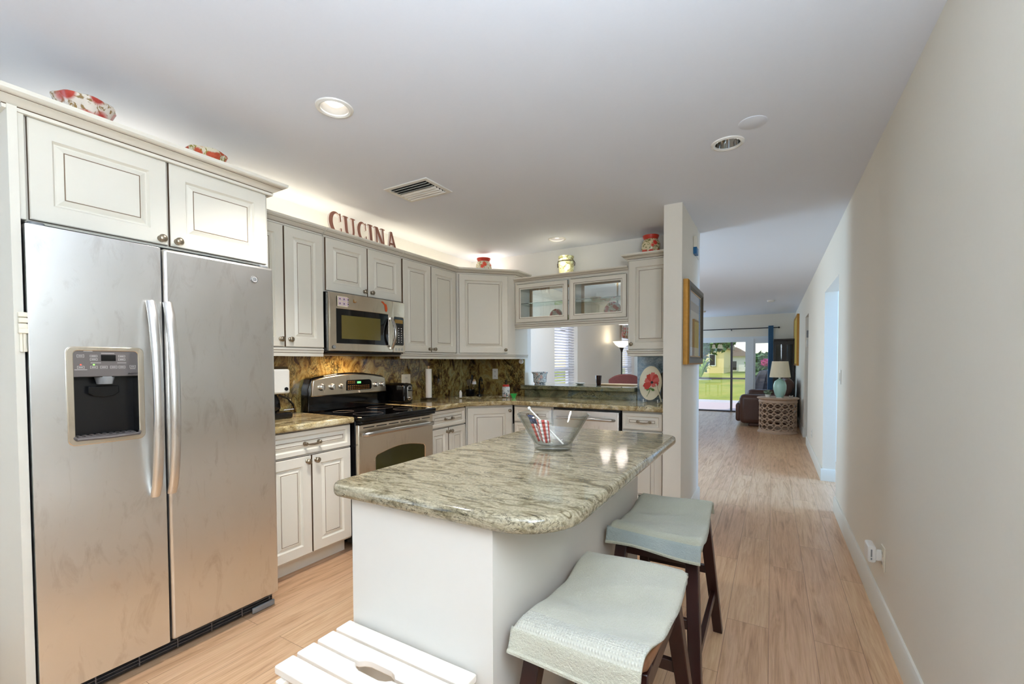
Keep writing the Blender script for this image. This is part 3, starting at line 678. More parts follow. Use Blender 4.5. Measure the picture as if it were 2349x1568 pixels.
def crown(parent, path, z, pre=None, post=None, k=1.0):
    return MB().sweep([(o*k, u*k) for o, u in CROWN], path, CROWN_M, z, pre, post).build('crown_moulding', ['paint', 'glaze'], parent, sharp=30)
def lightrail(parent, path, z, pre=None, post=None):
    return MB().sweep(RAIL, path, RAIL_M, z, pre, post).build('light_rail', ['paint', 'glaze'], parent, sharp=30)
def carcass(parent, x0, x1, dep, z0, z1, mat='paint'):
    return MB().box(x0, x1, 0.0205, dep, z0, z1).build('carcass', mat, parent)
D45 = (math.sqrt(0.5), math.sqrt(0.5))
# upper cabinets on the left wall
UX, UD = -2.735, 0.322
t = thing('upper_cabinet', 'tall two-door upper cabinet between the refrigerator and the microwave', 'cabinet', (UX, 1.416, 0), LEFT, 'upper cabinets')
carcass(t, 0, 0.62, UD, 1.395, 2.238)
door(t, 0.006, 0.322, 1.402, 2.185, (0.296, 1.45)); door(t, 0.332, 0.615, 1.402, 2.185, (0.360, 1.45))
crown(t, [(0, 0.0205), (0.62, 0.0205)], 2.190); lightrail(t, [(0, 0.0205), (0.62, 0.0205)], 1.395)
t = thing('upper_cabinet', 'short two-door upper cabinet above the microwave', 'cabinet', (UX, 2.045, 0), LEFT, 'upper cabinets')
carcass(t, 0, 0.755, UD, 1.803, 2.238)
door(t, 0.012, 0.380, 1.812, 2.185, (0.350, 1.845)); door(t, 0.390, 0.748, 1.812, 2.185, (0.420, 1.845))
crown(t, [(0, 0.0205), (0.755, 0.0205)], 2.190)
t = thing('upper_cabinet', 'tall two-door upper cabinet between microwave and corner cabinet', 'cabinet', (UX, 2.805, 0), LEFT, 'upper cabinets')
carcass(t, 0, 0.752, UD, 1.385, 2.238)
door(t, 0.010, 0.368, 1.392, 2.185, (0.340, 1.42)); door(t, 0.378, 0.744, 1.392, 2.185, (0.406, 1.42))
crown(t, [(0, 0.0205), (0.7685, 0.0205)], 2.190, post=(D45[0], -D45[0]))
lightrail(t, [(0, 0.0205), (0.7685, 0.0205)], 1.385, post=(D45[0], -D45[0]))
# corner upper: a five-sided box with a diagonal door
L45 = 0.608
t = thing('corner_cabinet', 'diagonal single-door upper cabinet in the corner', 'cabinet', (-2.735, 3.565, 0), R(45), 'upper cabinets')
mb = MB(); q = 0.0205*D45[0]
mb.prism([(-2.735 - q, 3.565 + q), (-2.305 - q, 3.995 + q), (-2.305 - q, 4.279), (-3.059, 4.279), (-3.059, 3.565 + q)], 'xy', 1.385, 2.238)
mb.build('carcass', 'paint', t, world=True)
door(t, 0.022, 0.525, 1.392, 2.185, (0.500, 1.425))
crown(t, [(-0.0085, 0.0205), (L45, 0.0205), (L45 + 0.2, 0.2205)], 2.190, pre=(D45[0], D45[0]))
lightrail(t, [(-0.0085, 0.0205), (L45, 0.0205), (L45 + 0.19, 0.2105)], 1.385, pre=(D45[0], D45[0]))
# glass-door cabinet over the pass-through
GX = -2.300
t = thing('glass_cabinet', 'low upper cabinet with two glass doors above the pass-through', 'cabinet', (GX, 3.96, 0), 0, 'upper cabinets')
W_ = 1.178
mb = MB()
for a, b, c, d, e, h in ((0, 0.02, 0.0205, 0.318, 1.69, 2.115), (W_ - 0.02, W_, 0.0205, 0.318, 1.69, 2.115), (0.02, W_ - 0.02, 0.0205, 0.318, 1.69, 1.708), (0.02, W_ - 0.02, 0.0205, 0.318, 2.097, 2.148), (0.600, 0.616, 0.0205, 0.318, 1.708, 2.097)):
    mb.box(a, b, c, d, e, h)
mb.build('carcass', 'paint', t)
fr = MB()
for a, b in ((0.02, 0.600), (0.616, W_ - 0.02)):
    fr.holed([(a, 1.708), (b, 1.708), (b, 2.097), (a, 2.097)], [[(a + 0.03, 1.718), (b - 0.03, 1.718), (b - 0.03, 2.070), (a + 0.03, 2.070)]], 'xz', 0.300, 0.316)
o = fr.build('rear_frame', 'tan_wood', t)
MB().box(0.03, 0.59, 0.306, 0.309, 1.712, 2.09).box(0.626, W_ - 0.03, 0.306, 0.309, 1.712, 2.09).build('rear_glass', 'cab_glass', t)
MB().box(0.021, 0.599, 0.05, 0.29, 1.895, 1.901).box(0.617, W_ - 0.021, 0.05, 0.29, 1.895, 1.901).build('glass_shelf', 'glass_green', t)
for a, b in ((0.020, 0.592), (0.618, 1.164)):
    z0, z1 = 1.702, 2.088; fw = 0.052
    f_ = MB()
    vs = []
    RG = [(0, 0.02), (0, 0.003), (0.003, 0), (fw - 0.014, 0), (fw - 0.011, 0.003), (fw - 0.008, 0.0015), (fw, 0.004), (fw, 0.018), (0.004, 0.02)]
    for i, d in RG: vs += [(a + i, d, z0 + i), (b - i, d, z0 + i), (b - i, d, z1 - i), (a + i, d, z1 - i)]
    fs = [(k*4 + j, k*4 + (j + 1) % 4, k*4 + 4 + (j + 1) % 4, k*4 + 4 + j) for k in range(len(RG) - 1) for j in range(4)]
    f_.add(vs, fs, [m for m in (1, 0, 0, 1, 0, 0, 0, 0) for j in range(4)])
    dr = f_.build('glass_door', ['paint', 'glaze'], t, sharp=20)
    MB().box(a + fw - 0.004, b - fw + 0.004, 0.010, 0.014, z0 + fw - 0.004, z1 - fw + 0.004).build('glass_pane', 'cab_glass', dr)
crown(t, [(0.0, 0.0205), (W_, 0.0205)], 2.110, k=0.8); lightrail(t, [(0.0, 0.0205), (W_, 0.0205)], 1.692)
# right upper
t = thing('upper_cabinet', 'narrow single-door upper cabinet against the column', 'cabinet', (-1.115, 3.93, 0), 0, 'upper cabinets')
carcass(t, 0, 0.398, 0.349, 1.40, 2.238)
door(t, 0.010, 0.386, 1.407, 2.185, (0.034, 1.452)); 
crown(t, [(0, 0.34), (0, 0.0205), (0.398, 0.0205)], 2.190); lightrail(t, [(0, 0.34), (0, 0.0205), (0.398, 0.0205)], 1.40)
# refrigerator surround and the cabinet over it
t = thing('refrigerator_cabinet', 'two-door cabinet with side panels and crown above the refrigerator', 'cabinet', (-2.30, 0.455, 0), LEFT)
MB().box(0, 0.024, -0.03, 0.759, 0, 2.185).build('side_panel', 'paint', t)
MB().box(0.932, 0.955, 0.18, 0.759, 0, 1.803).build('side_panel', 'paint', t)
MB().box(0.024, 0.932, 0.0205, 0.759, 1.803, 2.185).build('carcass', 'paint', t)
MB().box(0.026, 0.044, -0.012, 0.0205, 1.803, 2.185).build('filler_strip', 'paint', t, bevel=0.003)
door(t, 0.054, 0.474, 1.812, 2.176, (0.448, 1.835), f=0.062); door(t, 0.484, 0.916, 1.812, 2.176, (0.510, 1.835), f=0.062)
crown(t, [(0, 0.5), (0, -0.012), (0.932, -0.012), (0.932, 0.40)], 2.172, k=1.15)
# base cabinets
BX = -2.46
def toe(parent, x0, x1, d=0.09): return MB().box(x0, x1, d, 0.55, 0.0, 0.10).build('toe_kick', 'paint', parent)
t = thing('base_cabinet', 'base cabinet with one wide drawer and two doors beside the refrigerator', 'cabinet', (BX, 1.425, 0), LEFT, 'base cabinets')
carcass(t, 0, 0.605, 0.58, 0.10, 0.888); toe(t, 0, 0.605)
door(t, 0.010, 0.595, 0.735, 0.878, f=0.026, name='drawer', pl=(0.305, 0.800))
door(t, 0.010, 0.297, 0.116, 0.722, (0.272, 0.690)); door(t, 0.307, 0.595, 0.116, 0.722, (0.332, 0.690))
t = thing('base_cabinet', 'base cabinet with a small drawer and two doors just past the stove', 'cabinet', (BX, 2.818, 0), LEFT, 'base cabinets')
carcass(t, 0, 0.512, 0.58, 0.10, 0.888); toe(t, 0, 0.50)
door(t, 0.010, 0.505, 0.735, 0.878, f=0.026, name='drawer', pl=(0.258, 0.800))
door(t, 0.010, 0.252, 0.116, 0.722, (0.230, 0.690), f=0.05); door(t, 0.262, 0.505, 0.116, 0.722, (0.284, 0.690), f=0.05)
t = thing('corner_base_cabinet', 'diagonal sink base cabinet in the corner with one plain door', 'cabinet', (-2.46, 3.335, 0), R(45), 'base cabinets')
mb = MB(); mb.prism([(-2.46 - q, 3.335 + q), (-2.14 - q, 3.655 + q), (-2.14 - q, 4.24), (-3.03, 4.24), (-3.03, 3.335 + q)], 'xy', 0.10, 0.70); mb.build('carcass', 'paint', t, world=True)
MB().box(0.0, 0.4525, 0.0205, 0.04, 0.70, 0.888).build('face_frame', 'paint', t)
MB().box(0.03, 0.42, 0.09, 0.3, 0, 0.10).build('toe_kick', 'paint', t)
door(t, 0.012, 0.440, 0.116, 0.868, (0.418, 0.835))
t = thing('drawer_cabinet', 'white drawer stack between the corner cabinet and the dishwasher', 'cabinet', (-2.136, 3.655, 0), 0, 'base cabinets')
carcass(t, 0, 0.412, 0.58, 0.10, 0.888); toe(t, 0, 0.412)
for z0, z1 in ((0.735, 0.872), (0.435, 0.722), (0.116, 0.422)): door(t, 0.010, 0.402, z0, z1, f=0.026, name='drawer', pl=(0.206, (z0 + z1)/2))
t = thing('base_cabinet', 'narrow base cabinet with a drawer beside the column', 'cabinet', (-1.085, 3.655, 0), 0, 'base cabinets')
carcass(t, 0, 0.368, 0.58, 0.10, 0.888); toe(t, 0, 0.368)
door(t, 0.006, 0.330, 0.735, 0.872, f=0.026, name='drawer', pl=(0.185, 0.803)); door(t, 0.006, 0.330, 0.116, 0.722, (0.032, 0.690))
# counters
CT, CB = 0.93, 0.89
def slab(name, poly, z0, z1, mat, label, cat, bev=0.011, seg=3, holes=None):
    m = MB()
    if holes: m.holed(poly, holes, 'xy', z0, z1)
    else: m.prism(poly, 'xy', z0, z1)
    return tag(m.build(name, mat, bevel=bev, seg=seg, weld=True), label, cat)
slab('countertop', [(-3.038, 1.413), (-2.425, 1.413), (-2.425, 2.030), (-3.038, 2.030)], CB, CT, 'granite_counter', 'short gold-brown granite countertop beside the refrigerator', 'countertop')
def rot45(x, y, cx=-2.60, cy=3.80): return (cx + (x - y)*D45[0], cy + (x + y)*D45[0])
sinkp = [rot45(*p_) for p_ in rrect(-0.26, 0.26, -0.16, 0.18, 0.06, 4)]
slab('countertop', [(-3.038, 2.822), (-2.425, 2.822), (-2.425, 3.32), (-2.125, 3.62), (-0.7165, 3.62), (-0.7165, 4.258), (-3.038, 4.258)], CB, CT, 'granite_counter', 'long L-shaped gold-brown granite countertop around the corner sink', 'countertop', holes=[sinkp])
t = thing('kitchen_sink', 'dark undermount sink let into the corner countertop', 'sink', (-2.60, 3.80, 0.72))
m = MB(); rim = [rot45(*p_) for p_ in rrect(-0.258, 0.258, -0.158, 0.178, 0.06, 4)]; inn = [rot45(*p_) for p_ in rrect(-0.24, 0.24, -0.14, 0.16, 0.06, 4)]; k_ = len(rim)
vs = [(p_[0], p_[1], 0.889) for p_ in rim] + [(p_[0], p_[1], 0.889) for p_ in inn] + [(p_[0], p_[1], 0.73) for p_ in inn]
fs = [(i, (i + 1) % k_, k_ + (i + 1) % k_, k_ + i) for i in range(k_)] + [(k_ + i, k_ + (i + 1) % k_, 2*k_ + (i + 1) % k_, 2*k_ + i) for i in range(k_)] + [tuple(range(2*k_, 3*k_))]
m.add(vs, fs).build('basin', 'black_matte', t, world=True)
def plate(name, x0, x1, y0, y1, z0, z1, mat, label):
    return tag(MB().box(x0, x1, y0, y1, z0, z1).build(name, mat, bevel=0.002), label, 'backsplash', 'granite backsplash slabs')
plate('backsplash', -3.059, -3.04, 1.413, 4.279, 0.905, 1.352, 'granite_dark', 'dark gold and brown granite backsplash behind stove and toaster')
plate('backsplash', -3.039, -2.352, 4.26, 4.279, 0.905, 1.352, 'granite_dark', 'dark mottled granite backsplash in the corner behind the soap bottle')
plate('backsplash', -2.345, -1.118, 4.259, 4.279, 0.905, 1.007, 'granite_grey', 'low grey-green granite backsplash strip under the pass-through bar')
plate('backsplash', -1.112, -0.718, 4.259, 4.279, 0.905, 1.346, 'granite_blue', 'blue-grey granite backsplash behind the flower plate')
slab('bar_counter', [(-2.348, 4.17), (-1.118, 4.17), (-1.118, 4.72), (-2.348, 4.72)], 1.009, 1.05, 'granite_grey', 'grey-green granite bar top through the pass-through', 'counter', 0.008)
# island
t = thing('kitchen_island', 'white kitchen island under a pale grey-green granite top', 'kitchen island', (-0.78, 1.58, 0))
MB().box(-1.09, -0.585, 0.897, 2.255, 0.0, 0.888).build('base', 'island_paint', t, world=True)
o = MB().prism(rrect(-1.165, -0.400, 0.868, 2.300, [0.045, 0.17, 0.06, 0.045], 10), 'xy', 0.888, 0.93).build('countertop', 'granite_island', t, world=True, bevel=0.015, seg=4, weld=True, sharp=60)
o['label'] = 'pale grey-green veined granite island top'
# ------------------------------------------------------------------ refrigerator (local frame: x along the front, -y towards the room)
t = thing('refrigerator', 'stainless side-by-side refrigerator with ice dispenser in the left door', 'refrigerator', (-2.25, 0.484, 0), LEFT)
FW, FT, FB, SP = 0.890, 1.785, 0.080, 0.400       # width, door top, door bottom, split
MB().box(0.012, FW - 0.008, 0.068, 0.76, 0.03, 1.765).build('cabinet_body', 'steel_side', t, bevel=0.006)
dz = (0.107, 0.312, 1.000, 1.345)
m = MB().holed(rrect(0, SP - 0.004, FB, FT, 0.004, 2), [rrect(dz[0], dz[1], dz[2], dz[3], 0.012, 3)], 'xz', 0.0, 0.06)
fz = m.build('freezer_door', 'steel', t, bevel=0.013, seg=4, sharp=60)
fd = MB().prism([(SP + 0.005, FB), (FW, FB), (FW, FT), (SP + 0.005, FT)], 'xz', 0.0, 0.06).build('refrigerator_door', 'steel', t, bevel=0.013, seg=4, sharp=60)
MB().box(0.003, SP - 0.007, 0.0605, 0.068, FB + 0.004, FT - 0.004).build('door_gasket', 'black_matte', fz)
MB().box(SP + 0.008, FW - 0.003, 0.0605, 0.068, FB + 0.004, FT - 0.004).build('door_gasket', 'black_matte', fd)
def fhandle(parent, x):
    pts = []; rs = []
    for k in range(17):
        q = k/16; z = 0.735 + q*(1.552 - 0.735); o = 0.012 + 0.054*math.sin(PI*min(1, max(0, q)))**0.6
        pts.append((x, -o, z)); rs.append(0.92 if k in (0, 16) else 1.0)
    m = MB().tube(pts, rs, 14, flat=(0.019, 0.0115, (1, 0, 0)))
    o = m.build('handle', 'steel', parent, sharp=50); o['label'] = 'tall bowed steel handle'
fhandle(fz, 0.352); fhandle(fd, 0.412)
# dispenser in the freezer door
d = MB()
d.holed(rrect(dz[0] - 0.015, dz[1] + 0.015, dz[2] - 0.016, dz[3] + 0.013, 0.022, 5), [rrect(dz[0] + 0.006, dz[1] - 0.006, dz[2] + 0.006, dz[3] - 0.004, 0.012, 3)], 'xz', -0.006, 0.004)
dsp = d.build('dispenser', 'steel_warm', fz, bevel=0.003)
dsp['label'] = 'ice and water dispenser with dark control panel'
a0, a1, b0, b1 = dz[0] + 0.004, dz[1] - 0.004, dz[2] + 0.004, 1.243
m = MB(); m.box(a0, a1, 0.055, 0.0585, b0, b1).box(a0 - 0.002, a0, -0.002, 0.056, b0, b1).box(a1, a1 + 0.002, -0.002, 0.056, b0, b1).box(a0, a1, -0.002, 0.056, b1 - 0.002, b1).box(a0, a1, -0.002, 0.056, b0, b0 + 0.006)
m.build('dispenser_recess', 'black', fz)
MB().box(a0, a1, -0.004, 0.004, 1.243, dz[3] - 0.004).build('control_panel', 'grey_panel', fz, bevel=0.002)
xm = (a0 + a1)/2
m = MB().lathe([(0.0, 0), (0.024, 0), (0.030, 0.024), (0.030, 0.030), (0, 0.03)], (xm, 0.024, 1.213), 'z', 20); m.build('ice_chute', 'grey_plastic', fz)
m = MB().prism([(xm - 0.046, 1.205), (xm - 0.048, 1.178), (xm - 0.030, 1.165), (xm, 1.160), (xm + 0.030, 1.165), (xm + 0.048, 1.178), (xm + 0.046, 1.205)], 'xz', 0.034, 0.040); m.build('dispenser_paddle', 'black_gloss', fz, bevel=0.002)
m = MB().box(a0 + 0.008, a1 - 0.008, 0.010, 0.052, b0 + 0.004, b0 + 0.010)
for k in range(9): m.box(a0 + 0.014 + k*0.020, a0 + 0.024 + k*0.020, 0.012, 0.05, b0 + 0.010, b0 + 0.013)
m.tube([(a0 - 0.002, 0.0, b0 + 0.012), (a0 + 0.004, -0.012, b0 + 0.004), (xm, -0.015, b0 + 0.002), (a1 - 0.004, -0.012, b0 + 0.004), (a1 + 0.002, 0.0, b0 + 0.012)], 0.006, 8)
m.build('drip_tray', 'grey_panel', fz)
m = MB(); yy = -0.0046
def tile(x, z, w_, h_): m.box(x - w_/2, x + w_/2, yy, yy + 0.002, z - h_/2, z + h_/2)
def outline(x, z, w_, h_, e=0.0007):
    m.box(x - w_/2, x + w_/2, yy, yy + 0.002, z - h_/2, z - h_/2 + e).box(x - w_/2, x + w_/2, yy, yy + 0.002, z + h_/2 - e, z + h_/2).box(x - w_/2, x - w_/2 + e, yy, yy + 0.002, z - h_/2, z + h_/2).box(x + w_/2 - e, x + w_/2, yy, yy + 0.002, z - h_/2, z + h_/2)
px_ = lambda u: a0 + (a1 - a0)*u
for u, z, w_, h_ in ((0.11, 1.322, 0.020, 0.011), (0.30, 1.322, 0.021, 0.008), (0.30, 1.309, 0.021, 0.009), (0.73, 1.322, 0.021, 0.008), (0.73, 1.309, 0.021, 0.009), (0.11, 1.279, 0.020, 0.010), (0.30, 1.279, 0.021, 0.010), (0.45, 1.279, 0.021, 0.010), (0.60, 1.279, 0.021, 0.010), (0.73, 1.279, 0.020, 0.010), (0.905, 1.281, 0.019, 0.010)):
    outline(px_(u), z, w_, h_); tile(px_(u), z, w_*0.62, 0.0016)
for u, z, w_ in ((0.515, 1.333, 0.040), (0.33, 1.296, 0.030), (0.73, 1.296, 0.028), (0.11, 1.270, 0.036), (0.905, 1.272, 0.018), (0.22, 1.340, 0.026)): tile(px_(u), z, w_, 0.0014)
m.build('panel_print', 'white_mark', fz)
MB().box(px_(0.41), px_(0.635), yy - 0.0004, yy + 0.002, 1.303, 1.327).build('display_window', 'black_gloss', fz)
text_mb('Adora', 0.0125, 0.001, lambda x, y, z: (px_(0.985) + x, yy, 1.2495 + y), 'RIGHT').build('lettering', 'white_mark', fz)
MB().lathe([(0, 0), (0.003, 0), (0.003, 0.002), (0, 0.002)], (px_(0.30), yy - 0.001, 1.289), 'y', 10).build('green_light', 'led_green', fz)
MB().lathe([(0, 0), (0.0024, 0), (0.0024, 0.002), (0, 0.002)], (px_(0.11), yy - 0.001, 1.289), 'y', 10).build('red_light', 'led_red', fz)
# round monogram badge
def badge(parent, x, y, z, r):
    b = MB().lathe([(0, -0.003), (r*0.82, -0.003), (r*0.86, -0.0036), (r, -0.003), (r, 0.001), (0, 0.001)], (x, y, z), 'y', 24, [0, 1, 1, 0, 0]).build('badge', ['grey_plastic', 'silver'], parent)
    text_mb('GE', r*1.15, 0.0008, lambda a, c, d_: (x + a, y - 0.0034, z - r*0.4 + c)).build('badge_lettering', 'white_mark', parent)
    MB().tube([(x + r*0.66*math.cos(a_*PI/10), y - 0.0034, z + r*0.66*math.sin(a_*PI/10)) for a_ in range(20)], r*0.05, 6, closed=True).build('badge_ring', 'white_mark', parent)
badge(fd, 0.790, -0.001, 1.713, 0.017)
# hinges and grille
for x in (0.035, FW - 0.035): MB().prism(rrect(x - 0.022, x + 0.022, 0.02, 0.12, 0.012, 3), 'xy', FT + 0.001, FT + 0.014).build('hinge_cover', 'grey_plastic', t, bevel=0.003)
m = MB().box(0.01, FW - 0.01, 0.05, 0.075, 0.014, 0.074)
for z in (0.030, 0.044, 0.058): m.box(0.012, FW - 0.012, 0.043, 0.051, z - 0.0012, z + 0.0012, 1)
for k in range(7): m.box(0.02 + k*0.14, 0.024 + k*0.14, 0.044, 0.051, 0.016, 0.072, 1)
m.build('base_grille', ['black_matte', 'steel_side'], t)
MB().prism([(0.768, 0.006), (0.884, 0.006), (0.884, 0.036), (0.768, 0.036)], 'xz', 0.030, 0.044).build('grille_foot', 'grey_plastic', t, bevel=0.005)

# ------------------------------------------------------------------ range
t = thing('stove', 'stainless electric range with black glass top and arched oven window', 'stove', (-2.405, 2.042, 0), LEFT)
SW = 0.758
MB().box(0, SW, 0.035, 0.625, 0.05, 0.896).build('range_body', 'black', t, bevel=0.003)
m = MB().box(-0.002, SW + 0.002, -0.035, 0.60, 0.898, 0.926); m.box(0.0, SW, -0.028, 0.03, 0.878, 0.899)
ck = m.build('cooktop', 'black_gloss', t, bevel=0.006, seg=3)
for x, y, r in ((0.20, 0.13, 0.105), (0.56, 0.14, 0.075), (0.20, 0.40, 0.075), (0.56, 0.40, 0.105)):
    MB().tube([(x + r*math.cos(k*PI/18), y + r*math.sin(k*PI/18), 0.9262) for k in range(36)], 0.0008, 4, closed=True).build('burner_ring', 'grey_panel', ck)
w0, w1, wb, wt = 0.150, 0.662, 0.330, 0.640
arch = [(w0, wb), (w1, wb), (w1, wt - 0.015)] + [(w1 - 0.015 - (w1 - w0 - 0.03)*k/12, wt + 0.034*math.sin(PI*k/12)) for k in range(13)] + [(w0, wt - 0.015)]
m = MB().holed([(0, 0.27), (SW, 0.27), (SW, 0.872), (0, 0.872)], [arch], 'xz', 0.0, 0.033)
dr = m.build('oven_door', 'steel_warm', t, bevel=0.005, seg=2, sharp=60)
MB().prism(arch, 'xz', 0.010, 0.030).build('oven_window', 'oven_glass', dr)
m = MB()
for k in range(6): m.box(0.040 + k*0.117, 0.136 + k*0.117, -0.0008, 0.006, 0.846, 0.852)
m.build('vent_slots', 'dark_hole', dr)
m = MB().tube([(0.030, -0.012, 0.802), (0.045, -0.040, 0.806), (0.12, -0.052, 0.810), (SW/2, -0.056, 0.812), (SW - 0.12, -0.052, 0.810), (SW - 0.045, -0.040, 0.806), (SW - 0.030, -0.012, 0.802)], [0.8, 1, 1, 1, 1, 1, 0.8], 12, flat=(0.017, 0.011, (0, 0, 1)))
m.box(0.030, 0.055, -0.03, 0.002, 0.792, 0.814).box(SW - 0.055, SW - 0.030, -0.03, 0.002, 0.792, 0.814)
m.build('oven_handle', 'silver', dr, sharp=50)
MB().box(0, SW, 0.0, 0.033, 0.075, 0.262).build('storage_drawer', 'steel_warm', t, bevel=0.005)
# back guard with arched stainless fascia
top = [(SW - 0.03, 1.168)] + [(SW - 0.06 - (SW - 0.12)*k/12, 1.176 + 0.030*math.sin(PI*k/12)) for k in range(13)] + [(0.03, 1.168)]
MB().prism([(-0.002, 0.927), (SW + 0.002, 0.927), (SW - 0.002, 1.10)] + [(p_[0], p_[1] + 0.012) for p_ in top] + [(0.002, 1.10)], 'xz', 0.535, 0.625).build('back_guard', 'black_gloss', t, bevel=0.008, seg=3)
fas = MB().prism([(0.012, 1.045), (SW - 0.012, 1.045), (SW - 0.026, 1.15)] + top + [(0.026, 1.15)], 'xz', 0.512, 0.540).build('control_fascia', 'steel_warm', t, bevel=0.007, seg=3, sharp=60)
for x, r in ((0.095, 0.026), (0.190, 0.024), (0.272, 0.019), (0.622, 0.024), (0.690, 0.022)):
    kb = MB().lathe([(0, -0.024), (r*0.62, -0.024), (r*0.8, -0.020), (r*0.85, -0.006), (r, -0.004), (r, 0.001), (0, 0.001)], (x, 0.512, 1.112), 'y', 24)
    kb.box(x - 0.004, x + 0.004, 0.480, 0.492, 1.112 - r*0.75, 1.112 + r*0.75)
    kb.build('control_knob', 'silver', fas)
m = MB().prism(rrect(0.318, 0.575, 1.075, 1.158, [0.006, 0.02, 0.03, 0.012], 4), 'xz', 0.509, 0.514).build('display_panel', 'black_gloss', fas)
MB().box(0.425, 0.462, 0.508, 0.5088, 1.128, 1.144).build('clock_digits', 'clock', fas)
m = MB()
for r_ in range(3):
    for c_ in range(11): m.box(0.334 + c_*0.0205, 0.344 + c_*0.0205, 0.5082, 0.509, 1.082 + r_*0.013, 1.086 + r_*0.013)
for c_ in range(4): m.box(0.334 + c_*0.018, 0.346 + c_*0.018, 0.5082, 0.509, 1.132, 1.135).box(0.334 + c_*0.018, 0.346 + c_*0.018, 0.5082, 0.509, 1.145, 1.148)
m.build('display_print', 'gold', fas)
badge(fas, 0.445, 0.511, 1.060, 0.010)

# ------------------------------------------------------------------ microwave
t = thing('microwave', 'stainless over-the-range microwave with curved handle and black window', 'microwave', (-2.692, 2.040, 0), LEFT)
MW = 0.756
MB().box(0.0, MW, 0.032, 0.36, 1.372, 1.800).build('case', 'black', t, bevel=0.003)
def mbow(o):
    for v in o.data.vertices:
        v.co.y -= 0.022*(1 - ((v.co.x - MW/2)/(MW/2))**2) - 0.006
sl = [(0.010 + (0.600 - 0.010)*k/12) for k in range(13)]
win = rrect(0.062, 0.552, 1.436, 1.684, [0.02, 0.004, 0.004, 0.02], 4)
out_ = [(x, 1.380) for x in sl] + [(x, 1.797) for x in reversed(sl)]
wn = [(0.062 + 0.49*k/10, 1.436) for k in range(11)] + [(0.552 - 0.49*k/10, 1.684) for k in range(11)]
md = MB().holed(out_, [wn], 'xz', 0.0, 0.032).build('microwave_door', 'steel_warm', t, sharp=60, bevel=0.003)
m = MB(); n_ = 10
for k in range(n_): 
    x0, x1 = 0.060 + 0.494*k/n_, 0.060 + 0.494*(k + 1)/n_; m.add([(x0, 0.004, 1.434), (x1, 0.004, 1.434), (x1, 0.004, 1.686), (x0, 0.004, 1.686)], [(0, 1, 2, 3)])
wo_ = m.build('door_window', 'black_gloss', md); 
m = MB()
for k in range(n_):
    x0, x1 = 0.105 + 0.36*k/n_, 0.105 + 0.36*(k + 1)/n_; m.add([(x0, 0.0032, 1.470), (x1, 0.0032, 1.470), (x1, 0.0032, 1.640), (x0, 0.0032, 1.640)], [(0, 1, 2, 3)])
ws_ = m.build('window_screen', 'screen', md)
ctl = MB().holed([(0.604, 1.380), (0.68, 1.380), (0.752, 1.380), (0.752, 1.797), (0.68, 1.797), (0.604, 1.797)], [rrect(0.614, 0.738, 1.440, 1.672, 0.012, 3)], 'xz', 0.0, 0.032).build('control_panel', 'steel_warm', t, bevel=0.003, sharp=60)
kp = MB().prism(rrect(0.612, 0.740, 1.438, 1.674, 0.012, 3), 'xz', 0.003, 0.03).build('keypad', 'black_gloss', ctl)
m = MB()
for r_ in range(7):
    for c_ in range(3): m.box(0.634 + c_*0.034, 0.645 + c_*0.034, 0.0016, 0.0032, 1.462 + r_*0.019, 1.470 + r_*0.019)
kpp = m.build('keypad_print', 'white_mark', ctl)
mdp = MB().box(0.628, 0.726, 0.0016, 0.0032, 1.622, 1.652).build('display', 'display_amber', ctl)
m = MB()
for c_ in range(3): m.lathe([(0, -0.001), (0.011, -0.001), (0.011, 0.004), (0, 0.004)], (0.640 + c_*0.036, 0, 1.405), 'y', 16)
mb_ = m.build('button', 'silver', ctl)
for o in (md, wo_, ws_, ctl, kp, kpp, mdp, mb_): mbow(o)
m = MB().tube([(0.575 + 0.0*q, -0.020 - 0.048*math.sin(PI*q), 1.405 + 0.255*q + 0.0) for q in [k/12 for k in range(13)]], [0.8] + [1]*11 + [0.8], 12, flat=(0.014, 0.010, (1, 0, 0)))
m.box(0.565, 0.585, -0.03, 0.0, 1.405, 1.420).box(0.565, 0.585, -0.03, 0.0, 1.645, 1.660)
m.build('handle', 'silver', md, sharp=50)
badge(md, 0.040, -0.002, 1.408, 0.013)
MB().box(0.02, MW - 0.02, 0.04, 0.35, 1.362, 1.372).build('bottom_grille', 'black_matte', t)

# ------------------------------------------------------------------ dishwasher
t = thing('dishwasher', 'stainless dishwasher with bar handle under the pass-through counter', 'dishwasher', (-1.718, 3.640, 0), 0)
DW = 0.625
MB().box(0.004, DW - 0.004, 0.025, 0.58, 0.10, 0.884).build('tub_case', 'black', t)
MB().box(0.004, DW - 0.004, 0.10, 0.20, 0.0, 0.10).build('toe_panel', 'black_matte', t)
dr = MB().box(0.012, DW - 0.012, 0.0, 0.025, 0.11, 0.868).build('dishwasher_door', 'steel', t, bevel=0.004)
MB().tube([(0.05, -0.005, 0.800), (0.06, -0.040, 0.803), (DW/2, -0.048, 0.803), (DW - 0.06, -0.040, 0.803), (DW - 0.05, -0.005, 0.800)], 0.0125, 12).build('bar_handle', 'silver', dr)
